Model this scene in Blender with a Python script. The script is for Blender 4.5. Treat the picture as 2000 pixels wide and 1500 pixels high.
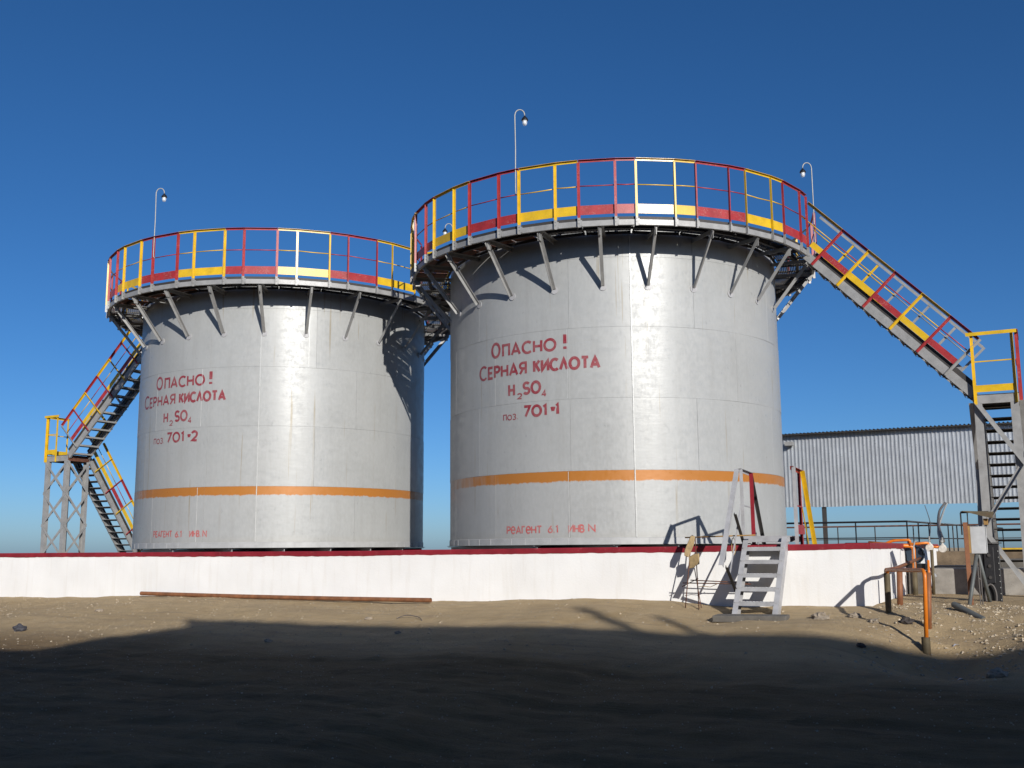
import bpy, bmesh, math, random
from mathutils import Vector, Matrix, noise as mnoise
R_=math.radians; sin,cos,pi=math.sin,math.cos,math.pi
random.seed(7)
for o in list(bpy.data.objects): bpy.data.objects.remove(o)
sc=bpy.context.scene; col=sc.collection
# ------------------------------------------------------------------ camera, sky, sun, exposure
EYE=1.6
cam_d=bpy.data.cameras.new('camera'); cam=bpy.data.objects.new('camera',cam_d); col.objects.link(cam)
cam_d.sensor_width=36; cam_d.lens=2058.546/2000*36; cam_d.clip_end=6000; cam_d.clip_start=.05
cam.matrix_world=Matrix.Translation((0,0,EYE))@Matrix.Rotation(pi/2+.15671,4,'X')@Matrix.Rotation(-.00695,4,'Z')
sc.camera=cam
SUN_AZ,SUN_EL=R_(161.5),R_(19.6)
w=bpy.data.worlds.new('World'); sc.world=w; w.use_nodes=True
nt=w.node_tree; bg=nt.nodes['Background']
sky=nt.nodes.new('ShaderNodeTexSky'); sky.sky_type='NISHITA'; sky.sun_disc=False
sky.sun_elevation=SUN_EL; sky.sun_rotation=SUN_AZ
sky.altitude=500; sky.air_density=.7; sky.dust_density=1.0; sky.ozone_density=5.5
hs=nt.nodes.new('ShaderNodeHueSaturation'); hs.inputs['Saturation'].default_value=1.12
nt.links.new(sky.outputs[0],hs.inputs['Color']); nt.links.new(hs.outputs[0],bg.inputs[0]); bg.inputs[1].default_value=.097
sl=bpy.data.lights.new('sun','SUN'); sl.energy=5; sl.angle=R_(.42); sl.color=(1,.955,.89)
so=bpy.data.objects.new('sun',sl); col.objects.link(so)
sdir=Vector((sin(SUN_AZ)*cos(SUN_EL),cos(SUN_AZ)*cos(SUN_EL),sin(SUN_EL)))
so.rotation_euler=sdir.to_track_quat('Z','Y').to_euler()
so.location=sdir*60
vs=sc.view_settings; vs.view_transform='Standard'; vs.look='None'; vs.exposure=0; vs.gamma=1; vs.use_curve_mapping=False
# ------------------------------------------------------------------ materials
MATS={}
class NB:
    def __init__(s,name):
        s.m=bpy.data.materials.new(name); s.m.use_nodes=True; s.t=s.m.node_tree; s.b=s.t.nodes['Principled BSDF']
        MATS[name]=s.m
    def n(s,ty,**k):
        q=s.t.nodes.new(ty)
        for a,v in k.items(): setattr(q,a,v)
        return q
    def l(s,a,b): s.t.links.new(a,b)
    def coords(s,kind='Object',scale=(1,1,1)):
        tc=s.n('ShaderNodeTexCoord'); mp=s.n('ShaderNodeMapping'); mp.inputs['Scale'].default_value=scale
        s.l(tc.outputs[kind],mp.inputs['Vector']); return mp.outputs[0]
    def noise(s,vec,scale,detail=4,rough=.55):
        q=s.n('ShaderNodeTexNoise'); q.inputs['Scale'].default_value=scale; q.inputs['Detail'].default_value=detail; q.inputs['Roughness'].default_value=rough
        if vec is not None: s.l(vec,q.inputs['Vector'])
        return q.outputs['Fac']
    def ramp(s,fac,stops):
        q=s.n('ShaderNodeValToRGB'); e=q.color_ramp.elements
        while len(e)<len(stops): e.new(.5)
        for i,(p,c) in enumerate(stops):
            e[i].position=p; e[i].color=(c,c,c,1) if isinstance(c,(int,float)) else (*c,1)
        s.l(fac,q.inputs[0]); return q.outputs[0]
    def mix(s,fac,a,b,mode='MIX'):
        q=s.n('ShaderNodeMix',data_type='RGBA',blend_type=mode)
        for sock,v in ((q.inputs[0],fac),(q.inputs[6],a),(q.inputs[7],b)):
            if isinstance(v,(int,float)): sock.default_value=v
            elif isinstance(v,tuple): sock.default_value=(*v,1)
            else: s.l(v,sock)
        return q.outputs[2]
    def math(s,op,a,b=0.,c=None):
        q=s.n('ShaderNodeMath',operation=op)
        for i,v in enumerate((a,b,c)):
            if v is None: continue
            if isinstance(v,(int,float)): q.inputs[i].default_value=v
            else: s.l(v,q.inputs[i])
        return q.outputs[0]
    def bump(s,h,strength,dist=.01):
        q=s.n('ShaderNodeBump'); q.inputs['Strength'].default_value=strength; q.inputs['Distance'].default_value=dist
        s.l(h,q.inputs['Height']); s.l(q.outputs[0],s.b.inputs['Normal']); return q
    def set(s,**k):
        for a,v in k.items():
            i=s.b.inputs[a.replace('_',' ')]
            if isinstance(v,(int,float)): i.default_value=v
            elif isinstance(v,tuple): i.default_value=(*v,1)
            else: s.l(v,i)
def paint(name,c,rough=.35,metal=0.,chip=None,chipamt=.36,var=.12,scale=6.,bump=.15):
    b=NB(name); v=b.coords(); n1=b.noise(v,scale,5); n2=b.noise(v,scale*9,4,.7)
    dark=tuple(x*(1-var*1.6) for x in c); lite=tuple(min(1,x*(1+var)) for x in c)
    cc=b.mix(b.ramp(n1,[(.3,0.),(.7,1.)]),dark,lite)
    if chip:
        mk=b.math('MULTIPLY',b.ramp(n2,[(.58-.1*chipamt,0.),(.70,1.)]),b.ramp(b.noise(v,scale*.7,3),[(.48,0.),(.62,1.)]))
        cc=b.mix(b.math('MULTIPLY',mk,min(1,chipamt*2)),cc,chip)
    b.set(Base_Color=cc,Metallic=metal,Roughness=b.ramp(n2,[(.2,max(.05,rough-.08)),(.8,rough+.12)]))
    b.bump(n2,bump,.003); return b.m
paint('weld_bright',(.52,.53,.52),.3,.1)
paint('shell_grey',(.37,.375,.375),.42,.05,(.30,.24,.16),.2,.08)
paint('grey_paint',(.30,.30,.295),.42,.1,(.16,.09,.06),.25)
paint('pale_grey_paint',(.37,.37,.38),.45,0,(.2,.15,.12),.2)
paint('dark_steel',(.045,.042,.04),.6,.2,(.12,.05,.03),.4)
paint('rust_steel',(.13,.052,.03),.75,.1,(.06,.03,.02),.5,.3,9)
paint('rust_pipe',(.25,.105,.045),.7,.1,(.12,.05,.03),.5,.25,7)
paint('yellow_paint',(.64,.405,.014),.32,0,(.42,.30,.13),.34,.12)
paint('red_paint',(.33,.028,.03),.38,0,(.45,.24,.21),.5,.16)
paint('cap_red',(.24,.014,.024),.5,0,(.4,.12,.12),.3,.16,4)
paint('orange_pipe',(.62,.17,.012),.38,0,(.25,.09,.03),.3,.12)
paint('brown_pipe',(.22,.085,.035),.6,.1,(.1,.05,.03),.4,.2)
paint('olive_sleeve',(.11,.085,.045),.7,.1,(.15,.06,.03),.4,.25)
paint('galvanised',(.53,.56,.59),.30,.5,None,0,.08,2.2)
paint('zinc_pole',(.36,.36,.34),.5,.2)
paint('black_paint',(.012,.012,.014),.4,0)
paint('cabinet_grey',(.42,.43,.44),.4,0,(.2,.15,.1),.15)
paint('board_tan',(.36,.26,.13),.8,0,(.2,.13,.07),.4,.2,14)
paint('wood_old',(.30,.17,.05),.75,0,(.15,.09,.05),.4,.2,10)
paint('valve_white',(.62,.58,.52),.5,0,(.35,.2,.1),.4,.15,12)
paint('pump_blue',(.03,.05,.08),.4,.2,(.1,.06,.04),.3)
paint('hose_rubber',(.10,.09,.085),.6)
paint('concrete',(.30,.28,.25),.9,0,(.16,.14,.12),.4,.18,5,.5)
paint('concrete_dark',(.13,.12,.105),.9,0,(.07,.06,.05),.4,.2,5,.5)
paint('brick_render',(.35,.30,.25),.9,0,None,0,.15,2,.4)
paint('mud_wall',(.15,.11,.07),.9,0,(.07,.05,.04),.5,.3,3,.5)
paint('grey_tube',(.11,.12,.118),.55,.1,(.2,.16,.12),.3)
paint('rock',(.30,.25,.19),.9,0,(.16,.13,.1),.4,.25,11,.6)
paint('gravel_pale',(.44,.37,.27),.9,0,(.25,.2,.15),.4,.25,20,.5)
paint('dark_rock',(.06,.05,.045),.9,0,None,0,.25,11,.6)
paint('litter_white',(.65,.66,.70),.5)
paint('litter_dark',(.05,.05,.06),.8)
b=NB('lamp_glass'); b.set(Base_Color=(.85,.88,.9),Roughness=.12,IOR=1.45,Alpha=.5)
b=NB('lamp_bulb'); b.set(Base_Color=(.95,.95,.93),Roughness=.35)
b=NB('window_glass'); b.set(Base_Color=(.04,.05,.06),Roughness=.05)
# whitewashed wall
b=NB('whitewash'); v=b.coords(); n1=b.noise(v,1.2,6); n2=b.noise(v,30,5,.7); st=b.noise(b.coords(scale=(5,5,.5)),2,4)
c1=b.mix(b.ramp(n1,[(.3,0.),(.75,1.)]),(.74,.735,.72),(.82,.82,.81))
c1=b.mix(b.math('MULTIPLY',b.ramp(st,[(.52,0.),(.75,1.)]),.22),c1,(.55,.50,.42))
tc=b.n('ShaderNodeTexCoord'); sx=b.n('ShaderNodeSeparateXYZ'); b.l(tc.outputs['Object'],sx.inputs[0])
splash=b.math('MULTIPLY',b.ramp(b.math('ADD',sx.outputs[2],b.math('MULTIPLY',n1,.35)),[(.0,1.),(.28,0.)]),.5)
c1=b.mix(splash,c1,(.55,.45,.32))
b.set(Base_Color=c1,Roughness=.85)
b.bump(b.math('ADD',n2,b.math('MULTIPLY',n1,2.)),.5,.006)
# tank shell paint (UV = arc length, height in metres)
def tank_mat(name,seed):
    b=NB(name); tc=b.n('ShaderNodeTexCoord')
    def uv(sc_,off=0):
        mp=b.n('ShaderNodeMapping'); mp.inputs['Scale'].default_value=sc_; mp.inputs['Location'].default_value=(seed+off,seed*.7+off,0)
        b.l(tc.outputs['UV'],mp.inputs['Vector']); return mp.outputs[0]
    big=b.noise(uv((1,1,1)),.9,5); fine=b.noise(uv((2.2,1.,1)),9,6,.62); brush=b.noise(uv((1.,3.4,1)),7,5,.6)
    lines=b.noise(uv((5.,.10,1)),2.1,3,.5); pres=b.noise(uv((1.3,.5,1),3),1.1,2)
    base=b.mix(b.ramp(big,[(.3,0.),(.72,1.)]),(.325,.334,.330),(.372,.381,.376))
    base=b.mix(b.math('MULTIPLY',b.ramp(fine,[(.4,0.),(.7,1.)]),.35),base,(.43,.435,.435))
    vstreak=b.noise(uv((3.2,.22,1),5),1.6,5,.65)
    base=b.mix(b.math('MULTIPLY',b.ramp(vstreak,[(.5,0.),(.72,1.)]),.34),base,(.285,.285,.272))
    rust=b.math('MULTIPLY',b.ramp(lines,[(.645,0.),(.665,1.)]),b.ramp(pres,[(.42,0.),(.6,1.)]))
    sp=b.n('ShaderNodeSeparateXYZ'); b.l(tc.outputs['UV'],sp.inputs[0]); U,V=sp.outputs[0],sp.outputs[1]
    rust=b.math('MULTIPLY',rust,b.ramp(V,[(0.,0.),(1.0,1.)]))
    base=b.mix(b.math('MULTIPLY',rust,.55),base,(.24,.19,.10))
    # orange band
    edge=b.math('ADD',V,b.math('MULTIPLY',b.math('SUBTRACT',b.noise(uv((3,.3,1),9),3,5,.7),.5),.10))
    up=b.math('LESS_THAN',b.math('ADD',V,b.math('MULTIPLY',b.math('SUBTRACT',brush,.5),.012)),1.25); lo=b.ramp(edge,[(1.055,0.),(1.085,1.)]) if False else b.math('SMOOTH_MIN',1.,b.math('MAXIMUM',0.,b.math('MULTIPLY',b.math('SUBTRACT',edge,1.062),45.)),.1)
    fade=b.ramp(b.math('ADD',b.math('MULTIPLY',b.noise(uv((2.4,.6,1),4),2,5,.7),.6),b.math('MULTIPLY',b.math('ADD',U,4.2),.16)),[(.22,.15),(.55,.93)])
    band=b.math('MULTIPLY',b.math('MULTIPLY',up,lo),fade)
    base=b.mix(band,base,(.40,.142,.008))
    # dust near the foot
    base=b.mix(b.math('MULTIPLY',b.ramp(b.math('ADD',V,b.math('MULTIPLY',big,.2)),[(.08,1.),(.35,0.)]),.3),base,(.33,.29,.22))
    b.set(Base_Color=base,Metallic=.08,Specular_IOR_Level=.34,Roughness=b.ramp(b.math('ADD',b.math('MULTIPLY',fine,.5),b.math('MULTIPLY',b.noise(uv((1.2,2.2,1),6),3.2,4,.6),.5)),[(.36,.27),(.60,.50)]))
    hh=b.math('ADD',b.math('MULTIPLY',big,1.6),b.math('ADD',b.math('MULTIPLY',brush,.30),b.math('MULTIPLY',fine,.22)))
    b.bump(hh,.36,.007); return b.m
tank_mat('tank_paint_near',3.1); tank_mat('tank_paint_far',11.7)
b=NB('lettering_red'); tc=b.n('ShaderNodeTexCoord'); n=b.noise(tc.outputs['Object'],3.2,6,.7); n2=b.noise(tc.outputs['Object'],22,4,.7)
cc=b.mix(b.math('MULTIPLY',b.ramp(n,[(.38,0.),(.68,1.)]),.55),(.23,.020,.032),(.31,.16,.16)); cc=b.mix(b.math('MULTIPLY',b.ramp(n2,[(.55,0.),(.72,1.)]),.4),cc,(.32,.29,.29))
b.set(Base_Color=cc,Roughness=.5)
b=NB('lettering_pale_red'); tc=b.n('ShaderNodeTexCoord'); n=b.noise(tc.outputs['Object'],9,5,.7)
b.set(Base_Color=b.mix(b.ramp(n,[(.35,0.),(.7,.7)]),(.46,.075,.07),(.34,.25,.24)),Roughness=.5)
# sand
b=NB('sand'); tc=b.n('ShaderNodeTexCoord'); v=tc.outputs['Object']
n1=b.noise(v,.35,5); n2=b.noise(v,3.2,6,.6); n3=b.noise(v,45,5,.7); n4=b.noise(v,170,2,.6); tr=b.noise(b.coords(scale=(.25,3.2,1)),1.6,4,.6)
c=b.mix(b.ramp(n1,[(.35,0.),(.68,1.)]),(.50,.365,.195),(.585,.44,.25))
c=b.mix(b.math('MULTIPLY',b.ramp(n2,[(.45,0.),(.75,1.)]),.5),c,(.38,.265,.14))
c=b.mix(b.math('MULTIPLY',b.ramp(b.noise(v,1.1,3),[(.55,0.),(.7,1.)]),.35),c,(.44,.29,.11))
tr2=b.noise(b.coords(scale=(.5,14.,1)),1.3,5,.6)
c=b.mix(b.math('MULTIPLY',b.ramp(tr,[(.5,0.),(.7,1.)]),.35),c,(.27,.21,.15))
c=b.mix(b.math('MULTIPLY',b.ramp(tr2,[(.52,0.),(.68,1.)]),.25),c,(.22,.16,.10))
c=b.mix(b.math('MULTIPLY',b.ramp(n4,[(.58,0.),(.70,1.)]),.45),c,(.22,.165,.10))
c=b.mix(b.math('MULTIPLY',b.ramp(b.noise(v,95,2,.5),[(.66,0.),(.72,1.)]),.5),c,(.62,.55,.43))
spx=b.n('ShaderNodeSeparateXYZ'); b.l(v,spx.inputs[0])
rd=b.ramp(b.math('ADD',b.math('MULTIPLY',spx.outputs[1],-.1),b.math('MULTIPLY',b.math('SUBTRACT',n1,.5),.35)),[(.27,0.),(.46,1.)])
c=b.mix(rd,c,b.mix(1.,c,(.38,.32,.22),'MULTIPLY'))  # greyer road soil, darkened further to deepen the foreground shade
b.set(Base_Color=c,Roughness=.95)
b.bump(b.math('ADD',b.math('ADD',b.math('MULTIPLY',tr2,b.math('MULTIPLY',rd,1.3)),b.math('MULTIPLY',n2,1.2)),b.math('ADD',b.math('MULTIPLY',n3,1.1),b.math('MULTIPLY',n4,.8))),.9,.03)
M=MATS
# ------------------------------------------------------------------ mesh helpers
class MB:
    def __init__(s): s.v=[]; s.f=[]; s.uv=None
    def add(s,vs,fs):
        k=len(s.v); s.v+= [tuple(x) for x in vs]; s.f+= [tuple(i+k for i in f) for f in fs]; return s
    def frame(s,o,ax,ay,az,lo,hi):
        o=Vector(o); P=[]
        for z in (lo[2],hi[2]):
            for x,y in ((lo[0],lo[1]),(hi[0],lo[1]),(hi[0],hi[1]),(lo[0],hi[1])): P.append(o+ax*x+ay*y+az*z)
        return s.add(P,[(3,2,1,0),(4,5,6,7),(0,1,5,4),(1,2,6,5),(2,3,7,6),(3,0,4,7)])
    def box(s,lo,hi): return s.frame((0,0,0),Vector((1,0,0)),Vector((0,1,0)),Vector((0,0,1)),lo,hi)
    def bar(s,p,q,wa,wb,up=(0,0,1),oa=0,ob=0):
        """box from p to q; wa across (up x dir), wb along up; centre shifted by oa, ob"""
        p,q=Vector(p),Vector(q); d=(q-p); L=d.length; d/=L; up=Vector(up); a=up.cross(d)
        if a.length<1e-5: up=Vector((1,0,0)); a=up.cross(d)
        a.normalize(); u=d.cross(a)
        return s.frame(p,d,a,u,(0,oa-wa/2,ob-wb/2),(L,oa+wa/2,ob+wb/2))
    def ell(s,p,q,A,B,w=.045,t=.005):
        """angle iron along p-q, corner on the line, flanges along A and B"""
        p,q,A,B=Vector(p),Vector(q),Vector(A),Vector(B); d=(q-p); L=d.length; d/=L
        A=(A-d*A.dot(d)).normalized(); B=(B-d*B.dot(d)-A*B.dot(A)).normalized()
        s.frame(p,d,A,B,(0,0,0),(L,w,t)); s.frame(p,d,A,B,(0,0,t),(L,t,w)); return s
    def chan(s,p,q,up,side,h,fl,t=.006):
        p,q,U,S=Vector(p),Vector(q),Vector(up),Vector(side); d=(q-p); L=d.length; d/=L
        U=(U-d*U.dot(d)).normalized(); S=(S-d*S.dot(d)-U*S.dot(U)).normalized()
        s.frame(p,d,U,S,(0,-h/2,0),(L,h/2,t)); s.frame(p,d,U,S,(0,-h/2,t),(L,-h/2+t,fl)); s.frame(p,d,U,S,(0,h/2-t,t),(L,h/2,fl)); return s
    def tube(s,pts,r,n=10,cap=True):
        pts=[Vector(p) for p in pts]; rs=r if isinstance(r,(list,tuple)) else [r]*len(pts)
        k=len(s.v); prev=None; m=len(pts)
        for i,p in enumerate(pts):
            d=(pts[min(i+1,m-1)]-pts[max(i-1,0)]).normalized()
            if prev is None:
                a=Vector((0,0,1)).cross(d)
                if a.length<1e-3: a=Vector((1,0,0)).cross(d)
            else: a=prev-d*prev.dot(d)
            a.normalize(); prev=a; bb=d.cross(a)
            for j in range(n): s.v.append(tuple(p+(a*cos(2*pi*j/n)+bb*sin(2*pi*j/n))*rs[i]))
        for i in range(m-1):
            for j in range(n): s.f.append((k+i*n+j,k+i*n+(j+1)%n,k+(i+1)*n+(j+1)%n,k+(i+1)*n+j))
        if cap: s.f.append(tuple(k+j for j in reversed(range(n)))); s.f.append(tuple(k+(m-1)*n+j for j in range(n)))
        return s
    def lathe(s,prof,n=16,o=(0,0,0)):
        k=len(s.v); o=Vector(o)
        for r,z in prof:
            for j in range(n): s.v.append(tuple(o+Vector((r*cos(2*pi*j/n),r*sin(2*pi*j/n),z))))
        for i in range(len(prof)-1):
            for j in range(n): s.f.append((k+i*n+j,k+i*n+(j+1)%n,k+(i+1)*n+(j+1)%n,k+(i+1)*n+j))
        return s
    def build(s,name,mat,parent=None,smooth=False,bevel=0,kind=None,label=None):
        me=bpy.data.meshes.new(name); me.from_pydata(s.v,[],s.f); me.update()
        if s.uv:
            ul=me.uv_layers.new(name='UVMap')
            for lp in me.loops: ul.data[lp.index].uv=s.uv[lp.vertex_index]
        me.materials.append(M[mat])
        if smooth: me.polygons.foreach_set('use_smooth',[True]*len(me.polygons))
        o=bpy.data.objects.new(name,me); col.objects.link(o)
        if parent: o.parent=parent
        if bevel:
            bv=o.modifiers.new('bevel','BEVEL'); bv.width=bevel; bv.segments=2; bv.limit_method='ANGLE'
        if kind: o['kind']=kind
        if label: o['label']=label
        return o
def smooth_by_angle(o,deg=35):
    me=o.data; me.polygons.foreach_set('use_smooth',[True]*len(me.polygons))
    bm=bmesh.new(); bm.from_mesh(me)
    for e in bm.edges:
        if len(e.link_faces)==2 and e.calc_face_angle()>R_(deg): e.smooth=False
    bm.to_mesh(me); bm.free(); return o
def tag(o,label,cat,group=None):
    o['label']=label; o['category']=cat
    if group: o['group']=group
    return o
def thing(name,label,cat,loc=(0,0,0),rz=0,group=None):
    o=bpy.data.objects.new(name,None); col.objects.link(o); o.location=loc; o.rotation_euler=(0,0,rz); o.empty_display_size=.2
    return tag(o,label,cat,group)
V=Vector
# site frame: x along the bund wall to the right, y away from the camera; origin at the wall's near right corner
E1=V((.8937,-.4487,0)); E2=V((.4487,.8937,0)); CORNER=V((5.04,15.1,0)); RZ=math.atan2(-.4487,.8937)
def F(lx,ly,z=0): p=CORNER+E1*lx+E2*ly; return V((p.x,p.y,z+EYE))
def to_site(p): q=V(p)-CORNER; return q.dot(E1),q.dot(E2)
def lerp(x,X,Y):
    if x<=X[0]: return Y[0]
    for i in range(1,len(X)):
        if x<=X[i]:
            t=(x-X[i-1])/(X[i]-X[i-1]); t=t*t*(3-2*t); return Y[i-1]+(Y[i]-Y[i-1])*t
    return Y[-1]
# ------------------------------------------------------------------ ground
FX=[-40,-18.06,-15.57,-14.28,-11.26,-8.71,-7.2,-6.6,-5.4,-4.2,-3.1,-2,-1.17,0,3,8,40]
FZ=[-.92,-.905,-.893,-.836,-.817,-.838,-.843,-.842,-.79,-.75,-.766,-.84,-.82,-.80,-.82,-.88,-.9]
PS=[0,.3,.75,1.3,2,3,4.5,6.5,9,30]; PZ=[0,-.03,-.10,-.17,-.27,-.4,-.55,-.68,-.75,-.78]
def lin(x,X,Y):
    if x<=X[0]: return Y[0]
    for i in range(1,len(X)):
        if x<=X[i]: return Y[i-1]+(Y[i]-Y[i-1])*(x-X[i-1])/(X[i]-X[i-1])
    return Y[-1]
def ground_z(lx,ly,detail=True):
    s=-ly
    z=lerp(lx,FX,FZ)+(lin(s,PS,PZ) if s>0 else 0)
    z-=.42*math.exp(-((lx-1.1)/.85)**2-((s-2.3)/1.05)**2)
    z+=.16*math.exp(-((lx-2.6)/.8)**2-((s-2.0)/.6)**2)*(1 if s>0 else 0)
    z+=.07*math.exp(-((lx+.5)/1.0)**2-((s-1.7)/.6)**2)
    if s<-6: z=max(z,-.9)
    if detail and s>-3 and abs(lx)<40:
        a=min(1,max(0,s+.6)/.9) if s<.3 else 1
        z+=.035*(mnoise.noise(V((lx*.8,ly*.8,3.1))))*a
        z+=.022*mnoise.noise(V((lx*2.6,ly*2.6,7.7)))*a
        z+=.010*mnoise.noise(V((lx*7,ly*7,1.7)))*a
        if s>3.2:   # wheel ruts along the road
            k=min(1,(s-3.2)/1.5)
            z+=k*.007*mnoise.noise(V((lx*.10+4,s*2.6,2.2)))+k*.009*mnoise.noise(V((lx*.22,s*7.5,8.2)))+k*.012*mnoise.noise(V((lx*4,s*4.,1.2)))+k*.008*mnoise.noise(V((lx*9,s*9.,5.2)))
        if 3<s<12:
            for s0,a_ in ((4.7,.012),(6.3,.02),(7.1,.012),(8.1,.02),(9.9,.02)):
                e=s-s0-.22*sin(lx*.19+s0)-.10*mnoise.noise(V((lx*.5,s0,0)))
                if abs(e)<.7: z+=a_*(-math.exp(-(e/.13)**2)+.6*math.exp(-((abs(e)-.27)/.10)**2))*(.7+.6*mnoise.noise(V((lx*1.7,s0*3,4))))
        if lx>.2 and s<3.5: z+=.03*mnoise.noise(V((lx*4.5,ly*4.5,9.9)))+.02*max(0,mnoise.noise(V((lx*9,ly*9,4.4))))
    return z
def axis(lo,hi,step,far):
    a=[]; x=lo
    while x<=hi: a.append(x); x+=step
    d=step; x=hi
    while x<far: d*=1.35; x+=d; a.append(x)
    d=step; x=lo; pre=[]
    while x>-far: d*=1.35; x-=d; pre.append(x)
    return pre[::-1]+a
gx=axis(-19,6,.11,3000); gy=axis(-14,1.5,.09,3000)
mb=MB()
for y in gy:
    for x in gx: mb.v.append((x,y,ground_z(x,y)))
nx=len(gx)
for j in range(len(gy)-1):
    for i in range(nx-1): mb.f.append((j*nx+i,j*nx+i+1,(j+1)*nx+i+1,(j+1)*nx+i))
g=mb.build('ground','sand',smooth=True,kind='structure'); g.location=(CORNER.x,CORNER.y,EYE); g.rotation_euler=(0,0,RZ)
# ------------------------------------------------------------------ bund wall, floor
def wall_top(lx): return lerp(lx,[-18,-8.7,-7.4,-3.3,-.7,0],[.019,.013,.024,.042,.062,.075])-.006
def bund():
    root=thing('bund_wall','long low whitewashed bund wall with dark red painted top edge, in front of the tanks','wall',F(0,0,-1.1),RZ)
    zb=-1.1; TH=.32; XL=-27.; YL=10.5
    def body(x0,x1,fr):
        m=MB(); n=60
        for i in range(n+1):
            x=x0+(x1-x0)*i/n; t=wall_top(x)-.002
            wob=lambda k:.010*mnoise.noise(V((x*.9,k*1.3,5)))+.006*mnoise.noise(V((x*3,k*2,2)))
            m.v+= [(x,wob(0),0),(x,wob(1),.6),(x,wob(2),t-zb-.08),(x,.002,t-zb),(x,TH,t-zb),(x,TH,0)]
        for i in range(n):
            for j in range(5): m.f.append((i*6+j,(i+1)*6+j,(i+1)*6+j+1,i*6+j+1))
        m.f.append((5,4,3,2,1,0)); m.f.append(tuple(n*6+j for j in range(6)))
        return m
    body(XL,0,0).build('wall_body','whitewash',root,bevel=0)
    m=MB(); n=30
    for i in range(n+1):
        y=TH+.0+(YL-TH)*i/n; t=wall_top(0)-.002
        wob=lambda k:.008*mnoise.noise(V((y*.9,k*1.3,9)))
        m.v+=[(wob(0)-.002,y,0),(wob(1)-.002,y,.6),(-.002,y,t-zb-.02),(-.002,y,t-zb),(-TH,y,t-zb),(-TH,y,0)]
    for i in range(n):
        for j in range(5): m.f.append((i*6+j,(i+1)*6+j,(i+1)*6+j+1,i*6+j+1))
    m.f.append(tuple(n*6+j for j in range(6)))
    m.build('wall_body','whitewash',root)
    # red painted top: a thin coat with an uneven lower edge, broken at the stair
    def coat(fx,L,nm):
        m=MB(); n=int(L/.07)
        for i in range(n+1):
            u=L*i/n; (x,y,nx_,ny_),t=fx(u)
            d=.082+.012*mnoise.noise(V((u*1.3,1,nm)))+.010*mnoise.noise(V((u*6,2,nm)))+.006*mnoise.noise(V((u*17,3,nm)))
            e=.013; q=TH+.006
            m.v+=[(x+nx_*(e-.004),y+ny_*(e-.004),t-zb-d),(x+nx_*e,y+ny_*e,t-zb-.012),(x+nx_*(e-.010),y+ny_*(e-.010),t-zb+.006),(x-nx_*q,y-ny_*q,t-zb+.006),(x-nx_*q,y-ny_*q,t-zb-.08)]
        for i in range(n):
            for j in range(4): m.f.append((i*5+j,(i+1)*5+j,(i+1)*5+j+1,i*5+j+1))
        return m
    coat(lambda u:((XL+u,0,0,-1),wall_top(XL+u)),-XL+.012,1.).build('cap','cap_red',root)
    coat(lambda u:((0,-.0125+u,1,0),wall_top(0)+.002),YL+.01,3.).build('cap','cap_red',root)
bund()
mb=MB(); mb.box((-26.8,.33,-.5),(-.33,10.4,-.16)); o=mb.build('bund_floor','concrete',kind='structure'); o.location=(CORNER.x,CORNER.y,EYE); o.rotation_euler=(0,0,RZ)
# ------------------------------------------------------------------ tanks
R=3.315; CO=1.2517; ZT=.0957; HS=5.60; TC=[V((2.0605,21.3204,0)),V((-5.4490,25.0904,0))]
def pol(a,r,z=0): a=R_(a); return V((r*sin(a),-r*cos(a),z))
SEAM_A=[.5,3.0]
def seams(ti,c):
    A=SEAM_A[ti]
    return [A+x for x in ((-19.5,0,36,72,108,144,180,216,252,288,314) if c in (0,2) else (0,20,56,92,128,164,200,236,272,306,341))]
def rad(ti,ang,c):
    S=seams(ti,c); a=(ang-S[0])%360
    L=[x-S[0] for x in S]+[360]
    for i in range(len(L)-1):
        if L[i]<=a<=L[i+1]:
            t=2*(a-L[i])/(L[i+1]-L[i])-1; wd=(L[i+1]-L[i])/36
            return R+.006*wd*wd*(t*t-.33)
    return R
def ang_of(s): return math.degrees(s/R)
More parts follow.
